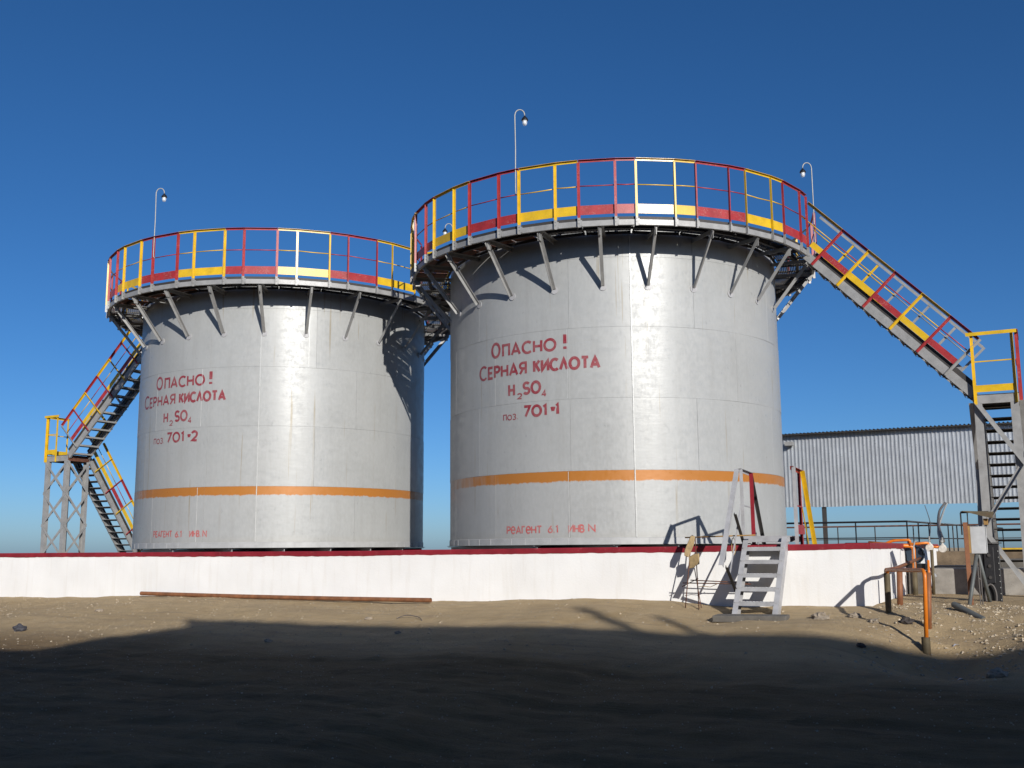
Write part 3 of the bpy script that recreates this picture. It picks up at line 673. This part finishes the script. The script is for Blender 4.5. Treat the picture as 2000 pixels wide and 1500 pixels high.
def post(x,y,z0,z1,c,A=(1,0,0),B=(0,1,0),w_=.05): m=MB(); m.ell(Q(x,y,z0),Q(x,y,z1),A,B,w_,.005); m.build('post',c,cs)
post(xL-.05,.06,-.12,1.2,'pale_grey_paint'); post(xL-.05,.70,.0,1.17,'cap_red',(1,0,0),(0,-1,0))
post(xR+.10,.04,-.05,1.2,'pale_grey_paint',(1,0,0),(0,1,0),.055); post(xR+.10,.66,.0,1.17,'red_paint',(-1,0,0),(0,-1,0))
def rail(p,q,c,nm='handrail',w_=.05,A=(1,0,0),B=(0,0,-1)): m=MB(); m.ell(Q(*p),Q(*q),A,B,w_,.005); m.build(nm,c,cs)
rail((xL-.06,.04,1.205),(xL-.06,.74,1.18),'pale_grey_paint'); rail((xR+.08,.02,1.205),(xR+.08,.70,1.18),'red_paint')
rail((xL-.06,.05,1.20),(xL-.06,-1.02,-.22),'pale_grey_paint',w_=.06,A=(-1,0,0))
rail((xL-.06,.72,1.18),(xL-.06,1.42,.05),'dark_steel'); rail((xR+.10,.68,1.18),(xR+.10,1.40,.03),'yellow_paint',w_=.06)
m=MB(); m.bar(Q(xL-.055,.06,.62),Q(xL-.055,-.66,-.34),.014,.022); m.build('mid_rail','pale_grey_paint',cs)
m=MB(); m.bar(Q(xL-.055,.06,.66),Q(xL-.055,.70,.64),.014,.018); m.bar(Q(xL-.055,.70,.64),Q(xL-.055,1.15,-.05),.014,.02); m.build('mid_rail','pale_grey_paint',cs)
m=MB(); m.bar(Q(xR+.10,.05,.64),Q(xR+.10,.66,.62),.014,.018); m.build('mid_rail','red_paint',cs)
m=MB(); m.bar(Q(xR+.10,.66,.62),Q(xR+.10,1.05,.03),.014,.02); m.build('mid_rail','yellow_paint',cs)
m=MB(); m.ell(Q(xL-.035,-.98,-.26),Q(xL-.035,-.52,-.62),(1,0,0),(0,.4,1),.045,.005); m.build('post','dark_steel',cs)
m=MB(); m.ell(Q(xL-.035,-.42,.50),Q(xL-.035,-.02,.10),(1,0,0),(0,.4,1),.045,.005); m.build('post','dark_steel',cs)
m=MB(); m.bar(Q(xR+.12,.06,.28),Q(xR+.12,.66,.28),.005,.14); m.build('kick_plate','red_paint',cs)
for y in (.9,1.08,1.26):
    m=MB(); z=TOPZ-(y-.72)*1.376; m.box(Q(xL+.02,y-.1,z-.006),Q(xR,y+.1,z)); m.build('tread','pale_grey_paint',cs)
m=MB(); m.box((-.50,-.17,-.09),(.50,.17,0)); o=m.build('concrete_pad','concrete_dark',bevel=.012); o.location=F(-1.47,-1.02,-.90); o.rotation_euler=(R_(1),R_(-.5),RZ+R_(3)); tag(o,'flat concrete slab lying under the foot of the short stair','slab')
# ------------------------------------------------------------------ rebar frame with two hanging boards
rf=thing('rebar_frame','thin rusty rebar rack leaning on the white wall left of the short stair','rack',F(-2.55,-.30,-.83),RZ)
def rod(p,q,r=.008,nm='rod',mat='rust_steel'): m=MB(); m.tube([p,q],r,7); m.build(nm,mat,rf,smooth=True)
rod((-.03,-.16,-.04),(.02,.10,1.02)); rod((.16,-.10,-.04),(.07,.12,1.02)); rod((.05,.10,.55),(.22,-.18,-.02),.007)
rod((-.08,.10,1.005),(.98,.12,1.03),.010,mat='wood_old'); rod((-.10,-.02,.335),(.92,.0,.325),.008); rod((.0,.05,.375),(.86,.07,.34),.008)
rod((-.12,-.0,.28),(.12,.05,.40),.006)
m=MB(); m.tube([(.0,.07,1.0),(.05,.05,1.03),(.09,.07,1.0),(.06,.09,.96),(.02,.07,.985),(.07,.05,1.01)],.014,7); m.build('rope_lashing','hose_rubber',rf,smooth=True)
m=MB(); m.tube([(.66+.03*cos(t*.7),.09,.87+.13*sin(t*.7)) for t in range(10)],.007,6); m.build('rope_loop','board_tan',rf,smooth=True)
m=MB(); m.tube([(.1+.1*t,.02+.02*random.random(),.27+.05*random.random()) for t in range(4)],.005,5); m.build('rope_loop','board_tan',rf,smooth=True)
def slab(name,label,pts,th,loc,rot):
    m=MB(); n=len(pts); m.v=[(x,-th/2,z) for x,z in pts]+[(x,th/2,z) for x,z in pts]; m.f=[tuple(range(n)),tuple(range(2*n-1,n-1,-1))]+[(i,i+n,(i+1)%n+n,(i+1)%n) for i in range(n)]
    o=m.build(name,'board_tan',bevel=.012); o.location=loc; o.scale=(.8,1,.85); o.rotation_euler=rot; tag(o,label,'board'); return o
slab('hanging_board','worn tan board lashed to the top corner of the rebar rack',[(-.10,-.30),(-.02,-.33),(.09,-.10),(.11,.04),(.03,.05),(-.09,-.20)],.03,F(-2.53,-.32,.16),(0,0,RZ+.3))
slab('hanging_board','worn tan board hanging lower on the rebar rack, just under the wall top',[(-.10,-.22),(.0,-.20),(.02,-.17),(.11,-.14),(.12,.05),(.0,.03),(-.09,-.02)],.03,F(-2.48,-.30,-.10),(.1,0,RZ-.1))
# ------------------------------------------------------------------ rusty pipe along the wall foot
m=MB(); pts=[]
for i in range(15):
    lx=-13.72+i*6.72/14; pts.append(F(lx,-.20-.16*i/14,ground_z(lx,-.2)+.050-.012*(i/14)))
z0,z1=pts[0].z+.02,pts[-1].z+.01
pts=[V((p.x,p.y,z0+(z1-z0)*i/14-.012*sin(pi*i/14))) for i,p in enumerate(pts)]
o0=pts[0].copy(); m.tube([p-o0 for p in pts],.038,14,cap=False); m.tube([p-o0 for p in pts],.032,14,cap=False)
o=m.build('steel_pipe','rust_pipe',smooth=True); o.location=o0; tag(o,'long rusty brown pipe lying on the sand along the white wall','pipe')
M['rust_steel']=M['rust_steel']
# ------------------------------------------------------------------ corrugated gallery behind
ga=thing('metal_gallery','raised gallery clad in corrugated galvanised sheets behind the right tank','gallery',F(-6,18.6,-.9),RZ)
GB,GT=1.30+.9,3.62+.9; pitch=.118
x=-3.
k=0
while x<16:
    m=MB(); prof=[]
    for j in range(8):
        u=x+j*pitch; prof+=[(u,0),(u+.055,0),(u+.070,-.024),(u+.103,-.024)]
    prof+=[(x+8*pitch,0)]
    oz=random.uniform(-.012,.012); oy=random.uniform(-.008,0)
    for px,py in prof: m.v+=[(px,py+oy,GB+oz),(px,py+oy,GT-.02)]
    for i in range(len(prof)-1): m.f.append((2*i,2*i+2,2*i+3,2*i+1))
    m.build('cladding_sheet','galvanised',ga); x+=8*pitch; k+=1
m=MB(); prof=[]; x=-3.
while x<16: prof+=[(x,.0),(x+.055,0),(x+.07,.03),(x+.103,.03)]; x+=pitch
for px,pz in prof: m.v+=[(px,-.30,GT+.0+pz),(px,2.6,GT+.12+pz)]
for i in range(len(prof)-1): m.f.append((2*i,2*i+2,2*i+3,2*i+1))
m.build('roof_sheet','dark_steel',ga)
m=MB(); m.box((-3,-.28,GT-.03),(16,-.25,GT-.004)); m.build('eave_board','dark_steel',ga)
m=MB(); m.box((-3,.06,GB+.10),(16,2.4,GB+.18)); m.build('gallery_floor','dark_steel',ga)
for xx in (2.0,8.6,14.5): 
    m=MB(); m.box((xx-.06,.06,0),(xx+.06,.20,GB+.10)); m.build('support_post','dark_steel',ga)
m=MB(); m.box((.95,-.33,GT-.36),(1.2,-.09,GT-.24)); m.box((1.0,-.09,GT-.33),(1.12,-.0,GT-.27)); m.build('floodlight','grey_paint',ga)
def cable(label,pts,r,mat='hose_rubber'):
    o0=V(pts[0]); P=[]
    n=24
    for i in range(n+1):
        t=i/n*(len(pts)-1); j=min(int(t),len(pts)-2); u=t-j
        p0,p1,p2,p3=[V(pts[max(0,min(len(pts)-1,j+q))]) for q in (-1,0,1,2)]
        P.append(.5*((2*p1)+(p2-p0)*u+(2*p0-5*p1+4*p2-p3)*u*u+(-p0+3*p1-3*p2+p3)*u*u*u)-o0)
    m=MB(); m.tube(P,r,7); o=m.build('cable',mat,smooth=True); o.location=o0; tag(o,label,'cable')
# ------------------------------------------------------------------ far railings
def railing(label,pts,ztop,h,mats,step,group):
    root=thing('guard_railing',label,'railing',(pts[0][0],pts[0][1],EYE+ztop-h),0,group); o0=V((pts[0][0],pts[0][1],0))
    for a,b_ in zip(pts,pts[1:]):
        a=V((*a,0))-o0; b_=V((*b_,0))-o0; L=(b_-a).length; n=max(1,round(L/step))
        for i in range(n+1): p=a.lerp(b_,i/n); m=MB(); m.tube([p,p+V((0,0,h))],.016,7); m.build('post',mats[0],root)
        m=MB(); m.tube([a+V((0,0,h)),b_+V((0,0,h))],.022,8); m.build('top_rail',mats[1],root); m=MB(); m.tube([a+V((0,0,h*.62)),b_+V((0,0,h*.62))],.012,7); m.build('mid_rail',mats[0],root)
railing('black pipe railing with a corner, seen under the corrugated gallery',[(4.9,26.0),(8.89,24.0),(12.96,30.),(15.5,33.7)],.59,.95,('black_paint','black_paint'),1.05,'railings behind the bund')
railing('thin railing with reddish top rail farther back under the gallery',[(6.5,31.5),(15.5,27.0)],.60,.95,('dark_steel','rust_steel'),1.0,'railings behind the bund')
railing('low yellowish railing glimpsed through the right stair tower',[(13.5,30.),(20.,26.7)],-.05,.75,('dark_steel','yellow_paint'),.8,'railings behind the bund')
# ------------------------------------------------------------------ pipes, pump, valves, cabinets at the right
def pipe(label,name,pts,r,mat,cat='pipe',parts=()):
    o0=V(pts[0]); root=thing(name,label,cat,o0,0)
    P=[V(p)-o0 for p in pts]; Q_=[P[0]]
    for a,b_,c in zip(P,P[1:],P[2:]):
        l=min((b_-a).length,(c-b_).length)*.35; l=min(l,.10); p=b_+(a-b_).normalized()*l; q=b_+(c-b_).normalized()*l
        for i in range(7): t=i/6; Q_.append(p*(1-t)**2+b_*2*t*(1-t)+q*t*t)
    Q_.append(P[-1]); m=MB(); m.tube(Q_,r,12); m.build('pipe_run',mat,root,smooth=True)
    for nm,a,b_,rr,mt in parts: m=MB(); m.tube([V(a)-o0,V(b_)-o0],rr,12); smooth_by_angle(m.build(nm,mt,root))
    return root
Z=EYE
pipe('thin orange pipe bent over from an olive sleeve, standing in the dip in front','orange_pipe',[(5.03,13.2,-1.28+Z),(5.07,13.2,-.275+Z),(5.09,14.6,-.295+Z),(5.09,14.6,-.9+Z)],.026,'orange_pipe',parts=[('sleeve',(5.025,13.2,-1.45+Z),(5.03,13.2,-1.08+Z),.052,'olive_sleeve'),('sleeve',(5.085,14.6,-.95+Z),(5.09,14.6,-.34+Z),.042,'olive_sleeve')])
pipe('faded orange pipe running from the near sleeve back to the pump along the side wall','orange_pipe',[(5.09,14.62,-.42+Z),(5.10,14.66,-.295+Z),(5.54,15.5,-.29+Z),(6.52,17.5,-.225+Z),(7.06,18.55,-.178+Z)],.024,'brown_pipe')
pipe('brown standing pipe behind the thin orange pipe in the dip','standing_pipe',[(5.30,13.8,-1.15+Z),(5.345,13.8,-.315+Z)],.036,'brown_pipe')
pipe('brown standing pipe close to the white wall corner','standing_pipe',[(5.49,15.3,-.95+Z),(5.52,15.3,-.305+Z)],.042,'brown_pipe')
pipe('thick orange riser bending left over the bund side wall','orange_pipe',[(6.955,18.6,-.95+Z),(6.98,18.6,.03+Z),(6.74,18.62,.04+Z),(6.3,18.9,.09+Z)],.034,'orange_pipe')
pipe('orange pipe arching highest above the side wall','orange_pipe',[(6.937,18.62,.06+Z),(6.925,18.62,.135+Z),(6.64,18.7,.125+Z),(6.48,18.8,.03+Z)],.024,'orange_pipe')
pipe('orange pipe from the thick riser to the first white valve','orange_pipe',[(6.90,18.56,.06+Z),(7.215,18.55,.085+Z),(7.235,18.55,.0+Z)],.022,'orange_pipe')
pipe('short orange pipe between the two white valves','orange_pipe',[(7.28,18.6,.015+Z),(7.47,18.58,.005+Z)],.02,'orange_pipe')
pipe('thin upright orange pipe right of the pump','standing_pipe',[(7.285,18.62,-.8+Z),(7.293,18.62,-.07+Z)],.022,'orange_pipe')
pipe('thin upright orange pipe between the riser and the pump','standing_pipe',[(7.12,18.35,-.8+Z),(7.123,18.35,-.21+Z)],.02,'orange_pipe')
pipe('olive upright pipe in front of the pump','standing_pipe',[(7.24,18.5,-.85+Z),(7.255,18.5,-.04+Z)],.026,'olive_sleeve')
pipe('dark upright pipe beside the end of the side wall','standing_pipe',[(6.905,18.45,-.95+Z),(6.915,18.45,-.40+Z)],.042,'olive_sleeve')
def valve(label,loc,s=1):
    root=thing('valve',label,'valve',loc,RZ); root.scale=(s,s,s)
    m=MB(); m.lathe([(0,-.13),(.06,-.12),(.10,-.05),(.105,.03),(.07,.09),(.035,.11),(.03,.15),(.0,.15)],14); m.build('valve_body','valve_white',root,smooth=True)
    for q in (-.13,.13): m=MB(); m.tube([(0,q-.02,-.02),(0,q+.02,-.02)],.10,14); smooth_by_angle(m.build('flange','valve_white',root))
    m=MB(); m.tube([(0,0,.15),(0,0,.30)],.014,8); m.tube([(0,0,.17),(0,0,.19)],.04,10); m.tube([(0,0,.22),(0,0,.24)],.035,10); m.tube([(0,0,.28),(0,0,.30)],.03,10); m.build('stem','zinc_pole',root)
    m=MB(); m.tube([(-.07,0,-.02),(.07,0,-.02)],.06,10); m.build('hub','valve_white',root,smooth=True)
valve('white flanged valve next to the dark pump',(7.262,18.6,.01+Z),.6); valve('white flanged valve under the hanging cables',(7.487,18.6,-.01+Z),.6)
pu=thing('pump','dark blue pump with an orange base behind the white wall corner','pump',(7.10,18.85,-.50+Z),RZ); pu.scale=(.62,.62,.62)
m=MB(); m.tube([(-.05,-.15,.62),(-.05,.45,.62)],[.24,.24],18); smooth_by_angle(m.build('motor_body','pump_blue',pu))
m=MB()
for i in range(7): m.tube([(-.05,-.05+i*.07,.62),(-.05,-.035+i*.07,.62)],.262,18)
m.build('cooling_fins','pump_blue',pu)
m=MB(); m.box((-.25,-.15,.18),(.25,.45,.36)); m.build('pedestal','black_paint',pu,bevel=.01)
m=MB(); m.box((-.3,-.2,-.6),(.3,.5,.16)); m.build('base_frame','concrete_dark',pu,bevel=.01)
m=MB(); m.tube([(.32,-.1,.25),(.42,-.1,.1),(.5,-.1,-.02)],.06,10); m.build('outlet','galvanised',pu,smooth=True)
m=MB(); m.tube([(6.0-6.0,0,0),(0,0,.42),(.05,.08,.50),(.22,.35,.5)],.012,7); o=m.build('conduit','zinc_pole',smooth=True); o.location=(6.72,17.9,-.40+Z); tag(o,'thin pale conduit curving over the end of the side wall','conduit')
gz=lambda lx,ly: ground_z(lx,ly,False)
def block(label,lo,hi,loc,mat,rz=RZ,name='concrete_block',cat='block'):
    m=MB(); m.box(lo,hi); o=m.build(name,mat,bevel=.02); o.location=loc; o.rotation_euler=(0,0,rz); tag(o,label,cat); return o
block('long pale concrete plinth right of the bund corner behind the pipes',(-.75,-.25,0),(.85,.6,.46),(8.15,18.75,-.82+Z),'concrete')
block('dark weathered concrete block behind the pale plinth',(-.2,-.4,0),(1.6,.4,.62),(9.9,21.3,-.85+Z),'concrete_dark')
block('long low mud-coloured kerb wall far behind the pipes',(-3,-.2,0),(9,.2,.72),(10.9,23.6,-.80+Z),'mud_wall',name='kerb_wall',cat='wall')
block('dark square pit cover left of the weathered block',(-.5,-.3,0),(.5,.3,.5),(8.9,21.2,-.85+Z),'black_paint',name='pit_box',cat='box')
# junction cabinet
ca=thing('junction_cabinet','grey junction cabinet on brown posts under a bent sheet canopy','cabinet',(6.62,15.5,-.92+Z),RZ+R_(8))
m=MB(); m.box((.03,.0,.83),(.235,.12,1.22)); m.build('cabinet_body','cabinet_grey',ca,bevel=.006)
m=MB(); m.box((.238,-.004,.84),(.25,.11,1.22)); m.build('cabinet_door','cabinet_grey',ca,bevel=.003)
m=MB(); m.box((.0,-.02,.84),(.028,.14,1.23)); m.build('wooden_cleat','wood_old',ca)
m=MB(); m.ell((-.05,-.03,-.06),(-.06,-.03,1.28),(1,0,0),(0,1,0),.06,.006); m.build('post','brown_pipe',ca)
m=MB(); m.bar((-.08,.0,1.1),(-.08,.0,1.42),.02,.02); m.bar((-.08,0,1.42),(.30,.05,1.435),.02,.02); m.bar((.01,0,1.25),(.01,0,1.42),.015,.015); m.build('canopy_frame','black_paint',ca)
m=MB(); m.add([(-.06,-.06,1.44),(.36,-.10,1.42),(.36,.4,1.40),(-.06,.35,1.44),(-.06,-.06,1.446),(.36,-.10,1.426),(.36,.4,1.406),(-.06,.35,1.446),(.33,-.12,1.33),(.34,-.12,1.33)],[(0,3,2,1),(4,5,6,7),(0,1,5,4),(1,2,6,5),(2,3,7,6),(3,0,4,7),(0,8,1)]); m.build('canopy_sheet','olive_sleeve',ca)
m=MB(); m.box((.22,-.03,1.24),(.28,.03,1.33)); m.build('small_socket','wood_old',ca)
for p,q in (((.10,.05,.82),(-.10,-.25,-.06)),((.12,.05,.82),(.30,.55,-.02))): m=MB(); m.tube([p,q],.028,8); m.build('leg','grey_tube',ca,smooth=True)
for i,xx in enumerate((.10,.13)): m=MB(); m.tube([(xx,.06,.83),(xx+.01,.07,.0)],.008,6); m.build('lead','hose_rubber',ca)
cb=thing('control_box','tall dark control box with a hose loop at the right tower foot','box',(7.20,16.2,-.90+Z),RZ+R_(4))
m=MB(); m.add([(-.10,0,0),(.16,0,0),(.16,.3,0),(-.10,.3,0),(-.16,0,.95),(.16,0,.95),(.16,.3,.95),(-.16,.3,.95)],[(3,2,1,0),(4,5,6,7),(0,1,5,4),(1,2,6,5),(2,3,7,6),(3,0,4,7)]); m.build('box_body','black_paint',cb,bevel=.01)  # dark box, blackened further for the shade it stands in
m=MB(); m.box((-.18,-.04,.955),(.20,.32,.97)); m.build('lid','dark_steel',cb)
m=MB(); m.box((-.06,-.03,.36),(.08,-.002,.90)); m.build('panel','black_paint',cb,bevel=.008)
for z in (.45,.62,.78): m=MB(); m.tube([(.01,-.05,z),(.01,-.03,z)],.025,10); m.build('knob','dark_steel',cb)
m=MB(); m.tube([(.0+.075*sin(t*pi/10),-.05,.17-.18*cos(t*pi/10)) for t in range(21)],.014,8); m.build('hose_loop','hose_rubber',cb,smooth=True)
m=MB()
for i in range(9): m.tube([(.14,-.012,.12+i*.09),(.14,-.001,.12+i*.09)],.008,6)
m.build('rivets','zinc_pole',cb,kind='stuff')
cable('black cable hanging from the gallery to the right white valve',[(12.88,31.6,1.31+Z),(11.9,29.6,1.0+Z),(10.0,25.,.52+Z),(7.51,18.62,.11+Z)],.035)
cable('pale cable hanging beside the black cable from the gallery',[(12.95,31.6,1.31+Z),(12.05,29.7,1.0+Z),(9.95,24.9,.42+Z),(7.47,18.58,.10+Z)],.026,'zinc_pole')
cable('thin wire hanging from the gallery to the left white valve',[(12.43,32.0,1.26+Z),(10.2,26.,.62+Z),(7.263,18.6,.13+Z)],.010)
# ------------------------------------------------------------------ loose things on the sand
o0=F(1.07,-.16,gz(1.07,-.16)-.02); m=MB(); m.tube([(.16,-.52,-.10),(0,0,.07)],.042,12); m.tube([(.155,-.52,-.10),(-.004,.012,.074)],.034,12)
o=smooth_by_angle(m.build('conduit_stub','grey_tube')); o.location=o0+V((0,0,.02)); tag(o,'grey conduit stub sticking out of the sand in front of the cabinet','conduit')
def rock(label,lx,ly,s,mat='rock',grp='loose rocks on the sand',cat='rock',nm='rock',flat=.6):
    bm=bmesh.new(); bmesh.ops.create_icosphere(bm,subdivisions=3,radius=1); k=random.random()*50
    for v in bm.verts:
        f=1+.45*mnoise.noise(v.co*1.3+V((k,0,0)))+.30*mnoise.noise(v.co*3+V((0,k,0)))+.12*mnoise.noise(v.co*7+V((0,0,k))); v.co=V((v.co.x*f*s*1.2,v.co.y*f*s,v.co.z*f*s*flat))
    me=bpy.data.meshes.new(nm); bm.to_mesh(me); bm.free(); me.materials.append(M[mat]); o=bpy.data.objects.new(nm,me); col.objects.link(o)
    o.location=F(lx,ly,ground_z(lx,ly)+s*flat*.35); o.rotation_euler=(0,0,random.random()*6); tag(o,label,cat,grp)
rock('dark rock lying between the corner and the standing pipes',.55,-.95,.085,'dark_rock')
rock('pale tan rock on the sand just right of the stair slab',-.55,-.95,.10)
rock('flat pale stone near the foot of the wall right of the stair',-.12,-.72,.07)
rock('small pale stone in front of the bund corner',.15,-1.05,.06)
rock('dark stone in the shaded edge left of the orange pipe',.15,-2.2,.05,'dark_rock')
rock('grey lump in the shade at the lower right of the dip',1.7,-3.3,.10)
rock('grey stone half in shade below the middle of the pipe',-6.2,-2.6,.045)
rock('broken grey lump in the shade left of the middle',-7.9,-3.4,.05)
rock('dark tumbled scrap lying on the sunlit sand at the left edge',-13.25,-3.3,.10,'litter_dark',None,'scrap','scrap',.8)
rock('pale stone on the sunlit sand left of the rusty pipe',-13.3,-1.6,.06)
rock('tan stone on the sunlit sand below the rusty pipe end',-7.4,-1.6,.05)
def litter(label,lx,ly,s):
    m=MB(); m.add([(-s,-s*.4,0),(s*.2,-s*.5,.01),(s,s*.1,.0),(s*.2,s*.5,.02),(-s*.6,s*.3,.015),(0,0,.03)],[(0,1,5),(1,2,5),(2,3,5),(3,4,5),(4,0,5)]); o=m.build('litter','litter_white'); o.location=F(lx,ly,ground_z(lx,ly)+.006); o.rotation_euler=(.1,.1,random.random()*6); tag(o,label,'litter')
litter('crumpled pale blue scrap near the conduit stub',1.15,-1.45,.05); litter('white plastic scrap on the right hand mound',2.0,-1.35,.045); litter('white scrap in the shade edge right of the orange pipe foot',1.25,-2.35,.05)
# wire twig
cable('bent black wire lying on the sunlit sand below the pipe',[F(-6.9,-1.55,ground_z(-6.9,-1.55)+.01),F(-6.75,-1.5,ground_z(-6.75,-1.5)+.05),F(-6.5,-1.55,ground_z(-6.5,-1.55)+.03),F(-6.35,-1.7,ground_z(-6.35,-1.7)+.0)],.006)
# gravel scatter
m=MB()
def pebble(lx,ly,s):
    z=ground_z(lx,ly); k=len(m.v); a=random.random()*6
    P=[(1,0,0),(-.3,.9,.1),(-.8,-.5,0),(.1,.1,.75),(.0,0,-.5)]
    for x,y,zz in P:
        r=s*random.uniform(.7,1.3); m.v.append((lx+r*(x*cos(a)-y*sin(a)),ly+r*(x*sin(a)+y*cos(a)),z+s*zz*random.uniform(.6,1.1)))
    m.f.extend([(k+i,k+(i+1)%3,k+3) for i in range(3)]+[(k+(i+1)%3,k+i,k+4) for i in range(3)])
for i in range(3000):
    lx=random.uniform(-19,4.5); ly=-abs(random.gauss(0,1))*2.6-.05
    if ly<-12: continue
    pebble(lx,ly,random.choice((.006,.008,.008,.010,.012,.016,.022)))
for i in range(2600):
    pebble(random.uniform(-12,5),random.uniform(-9.5,-2.5),random.choice((.006,.008,.010,.014)))
for i in range(1500):
    lx=random.gauss(1.6,1.0); ly=random.uniform(-3,.6)
    if lx<.1: continue
    pebble(lx,ly,random.choice((.010,.014,.02,.03)))
o=m.build('gravel','gravel_pale',kind='stuff'); o.location=(CORNER.x,CORNER.y,EYE); o.rotation_euler=(0,0,RZ); o['label']='small stones scattered over the sand'
# ------------------------------------------------------------------ the plant building behind the camera whose shadow lies on the yard
bd=thing('plant_building','rendered plant building across the yard, its shadow falling over the foreground','building',F(0,-23,-1.8),RZ)
def ext(prof,y0,dep,name,mat):
    m=MB(); n=len(prof); m.v=[(x,y0,z) for x,z in prof]+[(x+dep*1.0075,y0-dep,z) for x,z in prof]  # footprint slanted along the sun, shaped to keep the step in the shadow
    m.f=[tuple(range(n-1,-1,-1)),tuple(range(n,2*n))]+[(i,(i+1)%n,(i+1)%n+n,i+n) for i in range(n)]; m.build(name,mat,bd)
ext([(-14,0),(-14,9.45),(6.7,9.55),(7.3,9.67),(8.5,10.27),(10.27,10.90),(10.27,0)],0,9,'wall','brick_render')
ext([(10.275,0),(10.275,11.20),(42,11.20),(42,0)],0,9,'wall','brick_render')
ext([(10.275,11.205),(10.275,11.29),(42,11.29),(42,11.205)],.02,9.02,'roof','concrete')
for xx in (-8,-4,0,4,14,19,24,29,34):
    m=MB(); m.box((xx,.001,3),(xx+1.8,.06,5)); f=m.build('window','grey_paint',bd); m=MB(); m.box((xx+.1,.061,3.1),(xx+1.7,.07,4.9)); m.build('pane','window_glass',f)
m=MB(); m.box((8.2,.001,.0),(11.0,.08,3.2)); m.build('door','grey_paint',bd)
for xx,hh,rr in ((18.5,1.0,.10),(19.5,.75,.08)): m=MB(); m.tube([(xx,-.3,11.29),(xx,-.3,11.29+hh)],rr,10); m.build('roof_pole','grey_paint',bd)  # unseen roof poles, added to cast two soft streaks on the sand
# ------------------------------------------------------------------ render settings
sc.render.engine='CYCLES'; sc.cycles.max_bounces=6; sc.cycles.diffuse_bounces=3; sc.cycles.glossy_bounces=3; sc.cycles.transmission_bounces=6; sc.cycles.caustics_reflective=False; sc.cycles.caustics_refractive=False
